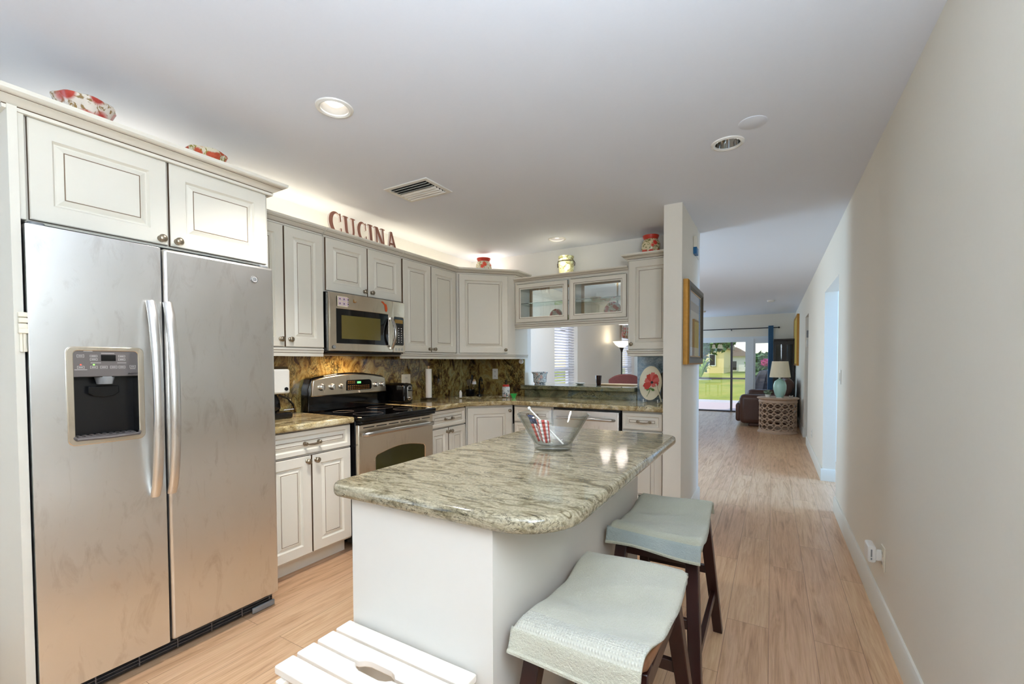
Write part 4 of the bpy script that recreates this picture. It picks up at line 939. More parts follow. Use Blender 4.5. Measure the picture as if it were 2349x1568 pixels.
# ------------------------------------------------------------------ lettering and pots above the cabinets
def letter(ch):
    """outline pieces (convex or not) of a serif capital, one unit high; returns polys and width"""
    sf = lambda x0, x1, z0: [(x0, z0), (x1, z0), (x1, z0 + 0.05), (x0, z0 + 0.05)]
    bx = lambda x0, x1, z0, z1: [(x0, z0), (x1, z0), (x1, z1), (x0, z1)]
    if ch == 'C':
        o = arc(0.40, 0.5, 0.40, 46, 314, 28, 0.50); i = arc(0.49, 0.5, 0.27, 314, 46, 28, 0.43)
        return [o + i, bx(0.64, 0.71, 0.60, 0.97), bx(0.64, 0.71, 0.05, 0.30)], 0.74
    if ch == 'U':
        o = arc(0.44, 0.36, 0.36, 180, 360, 20, 0.36); i = arc(0.47, 0.36, 0.18, 360, 180, 20, 0.27)
        return [[(0.08, 0.36), (0.08, 1.0), (0.29, 1.0), (0.29, 0.36)], [(0.65, 0.36), (0.65, 1.0), (0.80, 1.0), (0.80, 0.36)], o + i, sf(0.0, 0.37, 0.94), sf(0.56, 0.89, 0.94)], 0.90
    if ch == 'I':
        return [bx(0.09, 0.31, 0.0, 1.0), sf(0.0, 0.40, 0.94), sf(0.0, 0.40, 0.0)], 0.40
    if ch == 'N':
        return [bx(0.10, 0.22, 0.0, 1.0), bx(0.68, 0.80, 0.0, 1.0), [(0.06, 1.0), (0.32, 1.0), (0.80, 0.0), (0.58, 0.0)], sf(0.0, 0.33, 0.0), sf(0.56, 0.92, 0.94), sf(0.0, 0.2, 0.94)], 0.92
    if ch == 'A':
        return [[(0.08, 0.0), (0.20, 0.0), (0.50, 1.0), (0.38, 1.0)], [(0.38, 1.0), (0.54, 1.0), (0.84, 0.0), (0.62, 0.0)], bx(0.22, 0.66, 0.27, 0.37), sf(0.0, 0.31, 0.0), sf(0.52, 0.94, 0.0)], 0.94
SPOT = ('letter C, tall first letter of the word above the cabinets', 'letter U, second in the word above the cabinets', 'letter C between the U and the I above the cabinets', 'narrow letter I between C and N above the cabinets', 'letter N before the final A above the cabinets', 'letter A, pale last letter of the word above the cabinets')
y_ = 2.122
for n_, ch in enumerate('CUCINA'):
    polys, wd = letter(ch); H_ = 0.165 if n_ == 0 else 0.155; k_ = H_*0.80
    if n_ == 0: k_ = H_*0.92
    t = MB()
    for p_ in polys: t.prism([(a*k_, b*H_) for a, b in p_], 'xz', 0.0, 0.018, 0, 1)
    o = t.build('wooden_letter', ['rust', 'letter_edge'])
    o.location = (-2.775, y_, 2.246); o.rotation_euler = (R(-6), 0, LEFT)
    tag(o, 'rust wooden ' + SPOT[n_], 'letter', 'wooden letters spelling a word above the cabinets')
    y_ += wd*k_ + 0.016
def ceramic_bowl(y, r, h, mat, label, n_lobes):
    wob = lambda a, z: 1 + 0.035*math.cos(n_lobes*a)*(max(0, z)/h)
    pr = [(0.0, 0.0), (r*0.50, 0.0), (r*0.52, 0.008), (r*0.66, h*0.35), (r*0.86, h*0.72), (r, h), (r*0.97, h + 0.004), (r*0.90, h*0.9), (r*0.6, h*0.3), (0, 0.012)]
    return tag(MB().lathe(pr, (0, 0, 0), 'z', 48, 0, wob=wob).build('ceramic_bowl', mat), label, 'bowl', 'ceramic bowls above the refrigerator')
o = ceramic_bowl(0, 0.098, 0.115, 'ceramic_bowl', 'large red-flowered scalloped ceramic bowl above the refrigerator', 8); o.location = (-2.44, 0.705, 2.236)
MB().box(-2.55, -2.33, 0.62, 1.27, 2.186, 2.236).build('display_shelf', 'paint', bpy.data.objects['refrigerator_cabinet'], world=True)
o = ceramic_bowl(0, 0.090, 0.095, 'ceramic_bowl_2', 'smaller cream ceramic bowl with orange flowers above the refrigerator', 6); o.location = (-2.44, 1.155, 2.236)
def jar(name, loc, r, h, mat, rimmat, label, lidded=False):
    t = thing(name, label, 'jar', loc, 0, 'ceramic jars above the cabinets')
    MB().lathe([(0, 0), (r*0.70, 0), (r*0.80, h*0.06), (r, h*0.38), (r*0.96, h*0.60), (r*0.76, h*0.78), (r*0.72, h*0.80), (0, h*0.80)], (0, 0, 0), 'z', 36).build('body', mat, t)
    MB().lathe([(r*0.70, h*0.79), (r*0.74, h*0.84), (r*0.86, h*0.96), (r*0.86, h), (r*0.70, h), (r*0.66, h*0.82), (0, h*0.82)], (0, 0, 0), 'z', 36).build('rim', rimmat, t)
    return t
jar('ceramic_jar', (-2.69, 3.98, 2.239), 0.086, 0.172, 'ceramic_jar', 'red', 'round cream jar with red rim above the corner cabinet')
jar('ceramic_jar', (-0.945, 4.06, 2.239), 0.082, 0.178, 'ceramic_jar_2', 'red', 'bright red-flowered jar with red rim beside the column')
t = thing('crackle_crock', 'pale green crackled crock with bail handles above the glass cabinet', 'jar', (-1.79, 4.12, 2.149), 0, 'ceramic jars above the cabinets')
MB().lathe([(0, 0), (0.060, 0), (0.066, 0.01), (0.078, 0.10), (0.078, 0.165), (0.070, 0.172), (0.070, 0.18), (0.078, 0.186), (0.078, 0.20), (0.066, 0.204), (0.05, 0.19), (0, 0.19)], (0, 0, 0), 'z', 36).build('body', 'ceramic_green', t)
MB().tube([(0.081*math.cos(a_), 0.081*math.sin(a_), 0.150) for a_ in [k*PI/16 for k in range(32)]], 0.003, 6, closed=True).tube([(0.083, 0, 0.15), (0.094, 0, 0.13), (0.090, 0, 0.10)], 0.004, 6).tube([(-0.083, 0, 0.15), (-0.094, 0, 0.13), (-0.090, 0, 0.10)], 0.004, 6).build('wire_bail', 'olive_dark', t)
# ------------------------------------------------------------------ on the counters
t = thing('coffee_maker', 'white and black coffee maker partly hidden behind the refrigerator', 'coffee maker', (-2.86, 1.655, CT))
m = MB().box(-2.99, -2.74, 1.535, 1.775, 1.095, 1.255); m.build('upper_housing', 'white_plastic', t, world=True, bevel=0.012)
MB().box(-2.985, -2.75, 1.54, 1.77, 1.255, 1.272).build('lid', 'bronze', t, world=True, bevel=0.006)
MB().box(-2.99, -2.90, 1.54, 1.77, CT + 0.04, 1.096).build('rear_column', 'black', t, world=True)
MB().box(-2.99, -2.735, 1.535, 1.79, CT, CT + 0.042).build('base', 'black', t, world=True, bevel=0.012)
MB().lathe([(0, -0.004), (0.012, -0.004), (0.012, 0.004), (0, 0.004)], (-2.738, 1.745, 1.125), 'x', 16).build('switch', 'black', t, world=True)
cf = MB().lathe([(0, 0.044), (0.055, 0.044), (0.066, 0.07), (0.062, 0.12), (0.045, 0.155), (0.045, 0.16), (0, 0.16)], (-2.815, 1.675, CT), 'z', 24).build('carafe', 'black_gloss', t, world=True)
MB().tube([(-2.775, 1.715, 1.085), (-2.755, 1.765, 1.06), (-2.745, 1.795, 1.02), (-2.745, 1.80, 0.99), (-2.77, 1.745, 0.985)], 0.010, 8, flat=(1.0, 0.6, (1, 0, 0))).build('carafe_handle', 'black', cf, world=True)
t = thing('toaster', 'glossy black two-slice toaster with chrome lever end', 'toaster', (-2.88, 2.905, CT))
MB().box(-3.015, -2.765, 2.845, 2.965, 0.938, 1.112).build('body', 'black_gloss', t, world=True, bevel=0.028, seg=4)
MB().box(-2.97, -2.80, 2.87, 2.88, 1.111, 1.1135).box(-2.97, -2.80, 2.925, 2.935, 1.111, 1.1135).build('slots', 'dark_hole', t, world=True)
MB().prism(rrect(2.880, 2.938, 0.962, 1.095, 0.026, 5), 'yz', -2.767, -2.758).build('end_plate', 'silver', t, world=True, bevel=0.003)
MB().box(-2.759, -2.7565, 2.894, 2.924, 1.06, 1.082).build('lever_slot', 'black', t, world=True)
MB().box(-2.76, -2.735, 2.893, 2.925, 1.045, 1.056).build('lever', 'black', t, world=True, bevel=0.003)
MB().lathe([(0, 0.02), (0.013, 0.02), (0.016, 0.0), (0, 0)], (-2.759, 2.909, 0.985), 'x', 18).build('dial', 'silver', t, world=True)
MB().box(-3.00, -2.78, 2.855, 2.955, CT, 0.94).build('feet', 'black', t, world=True)
t = thing('paper_towel_holder', 'upright paper towel holder with dark round base', 'paper towel holder', (-2.90, 3.32, CT))
MB().lathe([(0, 0), (0.082, 0), (0.082, 0.012), (0.074, 0.018), (0.02, 0.022), (0, 0.022)], (0, 0, 0), 'z', 28).build('base', 'bronze', t)
MB().cyl((0, 0, 0.02), (0, 0, 0.315), 0.006).ball((0, 0, 0.322), 0.010, 0.010, 0.012, 12, 8).build('rod', 'tan_wood', t)
tag(MB().lathe([(0.0075, 0), (0.030, 0), (0.030, 0.28), (0.0075, 0.28), (0.0075, 0)], (0, 0, 0), 'z', 24).build('paper_towel_roll', 'paper'), 'nearly used-up white paper towel roll on the upright holder', 'paper towel').location = (-2.90, 3.32, CT + 0.024)
t = thing('soap_dispenser', 'white flowered soap dispenser with red lid and black pump', 'soap dispenser', (-2.44, 4.02, CT))
MB().lathe([(0, 0), (0.038, 0), (0.042, 0.006), (0.040, 0.014), (0.042, 0.02), (0.042, 0.098), (0.038, 0.108), (0, 0.108)], (0, 0, 0), 'z', 28).build('bottle', 'ceramic_pot', t)
MB().lathe([(0, 0.107), (0.036, 0.107), (0.036, 0.124), (0.030, 0.130), (0, 0.130)], (0, 0, 0), 'z', 28).build('lid', 'red', t)
MB().cyl((0, 0, 0.128), (0, 0, 0.165), 0.006).tube([(0, 0, 0.165), (0.012, -0.02, 0.172), (0.02, -0.035, 0.166)], 0.007, 8).lathe([(0, 0.166), (0.013, 0.164), (0.013, 0.176), (0, 0.178)], (0, 0, 0), 'z', 14).build('pump', 'black', t)
tag(MB().lathe([(0, 0), (0.016, 0), (0.020, 0.012), (0.036, 0.045), (0.034, 0.045), (0.018, 0.014), (0, 0.006)], (0, 0, 0), 'z', 24).build('plastic_cup', 'green_cup'), 'small bright green cup on the counter beside the soap dispenser', 'cup').location = (-2.275, 3.90, CT)
t = thing('kitchen_faucet', 'black gooseneck faucet behind the corner sink', 'faucet', (-2.72, 3.93, CT))
MB().lathe([(0, 0), (0.026, 0), (0.026, 0.012), (0.016, 0.03), (0, 0.03)], (0, 0, 0), 'z', 20).tube([(0, 0, 0.02), (0, 0, 0.14), (0.02, -0.02, 0.19), (0.06, -0.06, 0.205), (0.10, -0.10, 0.18), (0.11, -0.11, 0.14)], 0.010, 10).build('spout', 'black', t)
MB().tube([(0.01, 0.015, 0.05), (0.02, 0.05, 0.085)], 0.006, 8).build('lever', 'black', t)
t = thing('utensil_crock', 'dark crock on the counter holding cooking tools beside the faucet', 'utensil holder', (-2.84, 3.93, CT))
MB().lathe([(0, 0), (0.045, 0), (0.050, 0.01), (0.052, 0.07), (0.048, 0.07), (0.044, 0.01), (0, 0.008)], (0, 0, 0), 'z', 24).build('pot', 'black', t)
o = thing('spatula', 'pale grey spatula standing in the dark crock', 'spatula', (-2.85, 3.92, CT + 0.012))
MB().tube([(0, 0, 0), (0.012, -0.02, 0.11)], 0.005, 8).build('handle', 'black', o); MB().prism([(-0.012, 0.10), (0.034, 0.10), (0.044, 0.165), (0.03, 0.175), (-0.012, 0.165)], 'xz', -0.024, -0.020).build('blade', 'silver', o, bevel=0.001)
o = thing('dish_brush', 'dish brush with white bristles and wooden cap in the dark crock', 'brush', (-2.82, 3.94, CT + 0.012))
MB().tube([(0, 0, 0), (0.02, 0.0, 0.12)], 0.006, 8).build('handle', 'chrome', o); MB().lathe([(0, 0), (0.024, 0), (0.020, 0.03), (0, 0.03)], (0.024, 0, 0.118), 'z', 16).build('bristles', 'white_plastic', o); MB().lathe([(0, 0.03), (0.020, 0.03), (0.012, 0.05), (0, 0.052)], (0.024, 0, 0.118), 'z', 16).build('cap', 'tan_wood', o)
o = thing('knife', 'tall black-handled knife standing in the dark crock', 'knife', (-2.835, 3.955, CT + 0.012))
MB().box(-0.002, 0.002, -0.008, 0.008, 0, 0.13).build('blade', 'chrome', o); MB().box(-0.007, 0.007, -0.010, 0.010, 0.13, 0.22).build('handle', 'black', o, bevel=0.003)
tag(MB().lathe([(0, 0), (0.014, 0), (0.015, 0.055), (0.009, 0.066), (0.009, 0.075), (0, 0.075)], (0, 0, 0), 'z', 18).build('white_bottle', 'white_plastic'), 'slim white bottle on the counter between paper towels and faucet', 'bottle').location = (-2.80, 3.70, CT)
# outlets on the stone
def outlet(loc, rotz, label, group='wall plates', w_=0.072, h_=0.118, kind='outlet', mat='ivory'):
    t = thing('wall_plate', label, kind, loc, rotz, group)
    MB().box(-w_/2, w_/2, -0.006, 0.0, -h_/2, h_/2).build('plate', mat, t, bevel=0.002)
    m = MB()
    if kind == 'outlet':
        for z in (-0.028, 0.022): m.box(-0.016, 0.016, -0.0075, -0.005, z - 0.014, z + 0.018)
        s = MB()
        for z in (-0.028, 0.022): s.box(-0.008, -0.005, -0.0082, -0.006, z - 0.004, z + 0.010).box(0.005, 0.008, -0.0082, -0.006, z - 0.004, z + 0.010)
        s.build('socket_slots', 'grey_panel', t)
        m.build('sockets', mat, t)
    else:
        m.box(-0.016, 0.016, -0.008, -0.005, -0.033, 0.033).build('rocker', 'white_gloss', t, bevel=0.002)
    return t
outlet((-3.039, 3.150, 1.125), LEFT, 'ivory double outlet on the dark stone above the toaster', w_=0.118)
outlet((-2.726, 4.259, 1.165), 0, 'white outlet on the dark stone above the soap dispenser', mat='white_plastic')
outlet((XR, 4.455, 1.165), R(-90), 'white light switch on the right wall beside the opening', kind='switch', mat='white_plastic')
outlet((XR, 7.30, 0.31), R(-90), 'small low outlet on the right wall between the two openings', mat='white_plastic')
outlet((XR, 2.77, 0.325), R(-90), 'low wall outlet behind the plug-in device on the right wall', mat='ivory')
t = thing('plug_in_device', 'white plug-in device with grey lettering in the low outlet on the right wall', 'plug-in device', (XR - 0.04, 2.80, 0.335))
MB().box(XR - 0.030, XR - 0.006, 2.775, 2.80, 0.305, 0.355).build('plug', 'white_plastic', t, world=True, bevel=0.002)
MB().prism(rrect(XR - 0.062, XR - 0.028, 0.290, 0.372, 0.010, 3), 'xz', 2.778, 2.872).build('housing', 'white_plastic', t, world=True, bevel=0.003)
MB().box(XR - 0.050, XR - 0.044, 2.7765, 2.778, 0.318, 0.355).box(XR - 0.050, XR - 0.044, 2.7765, 2.778, 0.303, 0.313).build('lettering', 'grey_plastic', t, world=True)
tag(MB().lathe([(0, -0.014), (0.024, -0.014), (0.027, -0.008), (0.027, 0), (0, 0)], (0, 0, 0), 'y', 24).build('round_button', 'white_gloss'), 'round white button light stuck at the end of the corner light rail', 'button light').location = (-2.385, 4.259, 1.305)
# flower plate on its easel and the dark tray behind
t = thing('flower_plate', 'oval cream plate painted with a red poppy leaning on a stand', 'plate', (-0.942, 4.03, CT + 0.018), R(0))
TI = 0.22
def pl(x, z, y=0.0): return (x, z*math.sin(TI) + y*math.cos(TI), z*math.cos(TI) - y*math.sin(TI))
vs = []; NP = 40
for ri, dy in ((0.0, 0.006), (0.62, 0.006), (0.80, 0.0), (1.0, -0.010), (1.0, -0.006), (0.80, 0.005), (0.6, 0.012), (0.0, 0.012)):
    for k in range(NP): vs.append(pl(0.099*ri*math.cos(2*PI*k/NP), 0.158 + 0.156*ri*math.sin(2*PI*k/NP), dy))
MB().add(vs, [(j*NP + k, j*NP + (k + 1) % NP, (j + 1)*NP + (k + 1) % NP, (j + 1)*NP + k) for j in range(7) for k in range(NP)]).build('plate_body', 'cream', t, weld=True)
def petal(cx, cz, ang, ln, wd, mi=0, y=-0.003):
    pts = [(0, 0), (wd*0.6, ln*0.3), (wd, ln*0.7), (wd*0.5, ln), (0, ln*0.94), (-wd*0.5, ln), (-wd, ln*0.7), (-wd*0.6, ln*0.3)]
    ca, sa = math.cos(R(ang)), math.sin(R(ang)); q = [(cx + a*ca + b*sa, cz - a*sa + b*ca) for a, b in pts]
    return [pl(a, b, y + 0.003*0) for a, b in q] , mi
m = MB()
for i_, (ang, ln, wd) in enumerate(((-70, .07, .026), (-28, .085, .026), (2, .095, .024), (30, .085, .024), (62, .07, .026), (110, .06, .024), (150, .045, .02), (-125, .085, .034))):
    q_, k_ = petal(0.012, 0.165, ang, ln, wd, 0 if i_ % 2 else 1, 0.0035 - 0.0006*i_); m.add(q_, [tuple(range(8))], k_)
m.build('poppy', ['red', 'poppy_pink'], t, sharp=180)
MB().add([pl(0.012 + 0.012*math.cos(k*PI/6), 0.165 + 0.012*math.sin(k*PI/6), -0.004) for k in range(12)], [tuple(range(12))]).build('poppy_eye', 'black', t)
m = MB(); m.tube([pl(0.004, 0.12, 0.002), pl(-0.012, 0.07, 0.002), pl(-0.028, 0.035, 0.0)], 0.003, 6)
for ang in (-115, 120): q_, k_ = petal(0.0, 0.112, ang, 0.04, 0.012, 0, 0.0); m.add(q_, [tuple(range(8))], 0)
m.build('stem', 'leaf', t)
t = thing('plate_stand', 'pale easel stand under the flower plate', 'plate stand', (-0.92, 4.03, CT))
m = MB()
for x in (-0.07, 0.055):
    m.tube([(x, -0.035, 0.03), (x, -0.03, 0.006), (x, 0.0, 0.005), (x, 0.10, 0.005), (x, 0.085, 0.12)], 0.005, 8)
m.build('easel', 'mat_pale', t)
MB().obox((0.035, -0.012, 0.17), (0.085, -0.02, 0.012), 0.006, 0.030, 0, (0, 1, 0)).build('prop_leg', 'cream', t)
tag(MB().lathe([(0, 0), (0.115, 0), (0.140, -0.012), (0.143, -0.008), (0.12, 0.010), (0, 0.010)], (0, 0, 0), 'y', 36).build('round_tray', 'olive_dark'), 'dark olive round tray leaning on the blue-grey stone behind the flower plate', 'tray')
bpy.data.objects['round_tray'].location = (-0.80, 4.235, CT + 0.143); bpy.data.objects['round_tray'].rotation_euler = (R(-4), 0, 0)
# on the bar
tag(MB().lathe([(0, 0), (0.062, 0), (0.064, 0.008), (0.058, 0.014), (0.074, 0.03), (0.078, 0.11), (0.092, 0.135), (0.090, 0.138), (0.072, 0.11), (0.07, 0.03), (0, 0.02)], (0, 0, 0), 'z', 36).build('flower_pot', 'ceramic_pot'), 'white ceramic cachepot with grey flowers at the left end of the bar', 'pot').location = (-2.215, 4.37, 1.0505)
tag(MB().lathe([(0, 0), (0.022, 0), (0.024, 0.004), (0.031, 0.104), (0.029, 0.104), (0.022, 0.012), (0, 0.012)], (0, 0, 0), 'z', 24).build('tumbler', 'amber_dark'), 'dark red tumbler on the bar top in front of the grey wall', 'glass').location = (-1.565, 4.45, 1.0505)
tag(MB().prism(rrect(-0.20, 0.20, -0.09, 0.09, 0.03, 4), 'xy', 0, 0.012).build('serving_board', 'tan_wood', bevel=0.003), 'tan serving board lying at the right end of the bar', 'board').location = (-1.40, 4.60, 1.0505)
tag(MB().lathe([(0, 0), (0.03, 0), (0.055, 0.018), (0.053, 0.018), (0.03, 0.004), (0, 0.004)], (0, 0, 0), 'z', 24).build('small_dish', 'white_gloss'), 'small white dish on the bar top left of the dark tumbler', 'dish').location = (-1.80, 4.52, 1.0505)
# crockery inside the glass cabinet
def standing_plate(loc, r, label):
    return_ = tag(MB().lathe([(0, 0), (r*0.6, 0), (r, -0.014), (r, -0.010), (r*0.62, 0.006), (0, 0.006)], (0, 0, 0), 'y', 32).build('china_plate', 'ceramic_plate'), label, 'plate', 'crockery in the glass cabinet')
    return_.location = loc; return_.rotation_euler = (R(-12), 0, 0); return return_
standing_plate((-1.935, 4.20, 1.7085 + 0.069), 0.070, 'rose-patterned plate standing behind the left glass door')
standing_plate((-1.335, 4.20, 1.7085 + 0.084), 0.085, 'rose-patterned plate standing behind the right glass door')
tag(MB().lathe([(0, 0), (0.03, 0), (0.05, 0.05), (0.048, 0.05), (0.028, 0.006), (0, 0.006)], (0, 0, 0), 'z', 24).build('small_bowl', 'bronze'), 'small bronze bowl behind the right glass door', 'bowl', 'crockery in the glass cabinet').location = (-1.56, 4.16, 1.7085)
t = thing('teapot', 'white teapot with blue lid behind the right glass door', 'teapot', (-1.19, 4.12, 1.7085), 0, 'crockery in the glass cabinet')
MB().lathe([(0, 0), (0.025, 0), (0.038, 0.025), (0.032, 0.05), (0.02, 0.058), (0, 0.058)], (0, 0, 0), 'z', 24).build('body', 'white_gloss', t)
MB().lathe([(0, 0.058), (0.020, 0.058), (0.008, 0.07), (0.006, 0.078), (0, 0.08)], (0, 0, 0), 'z', 20).build('lid', 'blue', t)
MB().tube([(-0.034, 0, 0.02), (-0.055, 0, 0.035), (-0.06, 0, 0.05)], [0.008, 0.006, 0.005], 8).build('spout', 'white_gloss', t)
t = thing('cup', 'pale cup behind the left glass door', 'cup', (-1.79, 4.14, 1.7085), 0, 'crockery in the glass cabinet')
MB().lathe([(0, 0), (0.02, 0), (0.035, 0.06), (0.033, 0.06), (0.018, 0.005), (0, 0.005)], (0, 0, 0), 'z', 24).build('body', 'ceramic_green', t); MB().tube([(0.03, 0, 0.045), (0.05, 0, 0.04), (0.048, 0, 0.02), (0.026, 0, 0.018)], 0.004, 8).build('handle', 'ceramic_green', t)
# magnets on the microwave (they lie on its bowed door)
mloc = (-2.692, 2.040, 0)
def on_micro(x): return 0.0068 - 0.022*(1 - ((x - MW/2)/(MW/2))**2)
t = thing('magnet_card', 'white card with six small pictures held on the microwave door', 'magnet', mloc, LEFT, 'magnets on the microwave')
ya = on_micro(0.125) - 0.003
MB().box(0.066, 0.184, ya, ya + 0.0015, 1.700, 1.774).build('card', 'cream', t)
m = MB()
for r_ in range(2):
    for c_ in range(3): m.box(0.074 + c_*0.036, 0.103 + c_*0.036, ya - 0.0005, ya + 0.001, 1.708 + r_*0.033, 1.735 + r_*0.033)
    for c_ in range(3): m.box(0.083 + c_*0.036, 0.093 + c_*0.036, ya - 0.001, ya, 1.717 + r_*0.033, 1.726 + r_*0.033, 1)
m.build('pictures', ['pinkish', 'grey_panel'], t)
ya = on_micro(0.50) - 0.004
FL = [(0, 1), (0.28, 0.99), (0.60, 0.80), (0.86, 0.76), (0.90, 0.60), (1.0, 0.40), (1.0, 0.18), (0.90, 0.0), (0.76, 0.02), (0.66, 0.18), (0.62, 0.36), (0.60, 0.52), (0.50, 0.66), (0.34, 0.76), (0.20, 0.86), (0.02, 0.90)]
o = MB().prism([(0.474 + 0.060*a, 1.703 + 0.078*b) for a, b in FL], 'xz', ya, ya + 0.003).build('state_magnet', 'orange'); o.location = mloc; o.rotation_euler = (0, 0, LEFT)
tag(o, 'orange magnet shaped like a peninsula on the microwave door', 'magnet', 'magnets on the microwave')
ya = on_micro(0.215) - 0.002
o = MB().tube([(0.207, ya, 1.762), (0.207, ya - 0.002, 1.745), (0.216, ya - 0.006, 1.741), (0.222, ya - 0.008, 1.748)], 0.003, 8).build('magnet_hook', 'gold'); o.location = mloc; o.rotation_euler = (0, 0, LEFT)
tag(o, 'tiny brass hook on the microwave door beside the picture card', 'hook', 'magnets on the microwave')
t = thing('clip_magnet', 'cream clip magnet stuck at the left edge of the refrigerator', 'magnet', (-2.288, 0.474, 1.36))
m = MB()
for k, (z, d) in enumerate(((1.465, 0.012), (1.445, 0.018), (1.425, 0.014), (1.408, 0.020))): m.box(-2.266, -2.256 + d*0.3, 0.462, 0.486, z - 0.009, z + 0.008)
m.box(-2.268, -2.262, 0.466, 0.484, 1.335, 1.47)
m.build('clips', 'ivory', t, world=True, bevel=0.002)
for y in (0.468, 0.476): MB().box(-2.262, -2.256, y - 0.003, y + 0.003, 1.335, 1.405).build('prong', 'ivory', t, world=True)
# ------------------------------------------------------------------ on the island
t = thing('glass_bowl', 'clear flared glass bowl holding a small flag on the island', 'bowl', (-0.79, 1.68, 0.9305))
MB().lathe([(0, 0), (0.074, 0), (0.078, 0.004), (0.078, 0.018), (0.080, 0.026), (0.148, 0.140), (0.150, 0.144), (0.147, 0.147), (0.143, 0.143), (0.0745, 0.026), (0.068, 0.020), (0, 0.017)], (0, 0, 0), 'z', 64).build('bowl_body', 'bowl_glass', t, sharp=50)
t = thing('hand_flag', 'small stars-and-stripes flag on a white stick in the glass bowl', 'flag', (-0.79, 1.68, 0.950))
MB().tube([(-0.128, 0.030, 0.138), (0.052, -0.012, 0.005)], 0.0035, 8).ball((-0.129, 0.030, 0.140), 0.007, 0.007, 0.008, 12, 8).build('stick', 'white_gloss', t)
m = MB(); NS = 9; fd_ = [0.0, 0.006, 0.010, 0.004, -0.004, -0.008, -0.002, 0.006, 0.010, 0.004]
def fp(u, v):         # u across the stripes, v from the stick down
    k = u*NS; i = min(int(k), NS - 1); f = k - i; dep = fd_[i]*(1 - f) + fd_[i + 1]*f
    xt = -0.108 + 0.090*u; zt = 0.118 - 0.028*u + 0.004*math.sin(u*9); xb = -0.066 + 0.054*u; zb = 0.004 + 0.003*math.sin(u*7)
    return (xt + (xb - xt)*v, -0.006 - 0.020*(1 - u)*(1 - v) + dep, zt + (zb - zt)*v)
for s_ in range(NS):
    for j in range(6):
        q_ = [fp((s_ + a)/NS, (j + b)/6) for a, b in ((0, 0), (1, 0), (1, 1), (0, 1))]
        m.add(q_, [(0, 1, 2, 3)], 2 if (s_ < 4 and j < 2) else s_ % 2)
m.build('flag_cloth', ['flag_red', 'flag_white', 'flag_blue'], t, solid=0.0006)
# ------------------------------------------------------------------ saddle stools, towels and the step stool
def saddle(y): return 0.610 + 0.026*(min(abs(y), 0.22)/0.22)**2
t0 = thing('saddle_stool', 'near dark wood saddle stool with a pale towel over it', 'stool', (-0.385, 1.192, 0), 0, 'saddle stools at the island')
def seat(u, v):
    """closed loop over the saddle section, u around, v along y"""
    y = -0.235 + 0.47*v; a = 2*PI*u; c_, s_ = math.cos(a), math.sin(a)
    x = 0.155*math.copysign(abs(c_)**0.35, c_); z = 0.019*math.copysign(abs(s_)**0.5, s_)
    e = min(1, (0.5 - abs(v - 0.5))/0.03); x *= 0.9 + 0.1*e
    return (x, y, saddle(y) - 0.019 + z)
m = MB().grid(seat, 40, 21, closed_u=True)
m.f += [[k*21 for k in range(40)], [k*21 + 20 for k in range(39, -1, -1)]]; m.mi += [0, 0]
m.build('seat', 'seat_wood', t0, sharp=50)
for sx in (-1, 1):
    for sy in (-1, 1):
        MB().leg((sx*0.175, sy*0.345, 0.0), (sx*0.130, sy*0.180, 0.590), 0.040, 0.046).build('leg', 'dark_wood', t0, bevel=0.003)
def legp(sx, sy, z): 
    q = z/0.59; return (sx*(0.175 - 0.045*q), sy*(0.345 - 0.165*q), z)
for sx in (-1, 1): MB().obox(legp(sx, -1, 0.21), legp(sx, 1, 0.21), 0.020, 0.036).build('stretcher', 'dark_wood', t0, bevel=0.002)
for sy in (-1, 1): MB().obox(legp(-1, sy, 0.33), legp(1, sy, 0.33), 0.020, 0.036).build('stretcher', 'dark_wood', t0, bevel=0.002)
for sx in (-1, 1): MB().obox(legp(sx, -1, 0.535), legp(sx, 1, 0.535), 0.020, 0.045).build('apron', 'dark_wood', t0, bevel=0.002)
for sy in (-1, 1): MB().obox(legp(-1, sy, 0.545), legp(1, sy, 0.545), 0.020, 0.045).build('apron', 'dark_wood', t0, bevel=0.002)
t1 = dup(t0, (-0.385, 1.955, 0), 0, 'far dark wood saddle stool by the column with a blue-green towel over it')
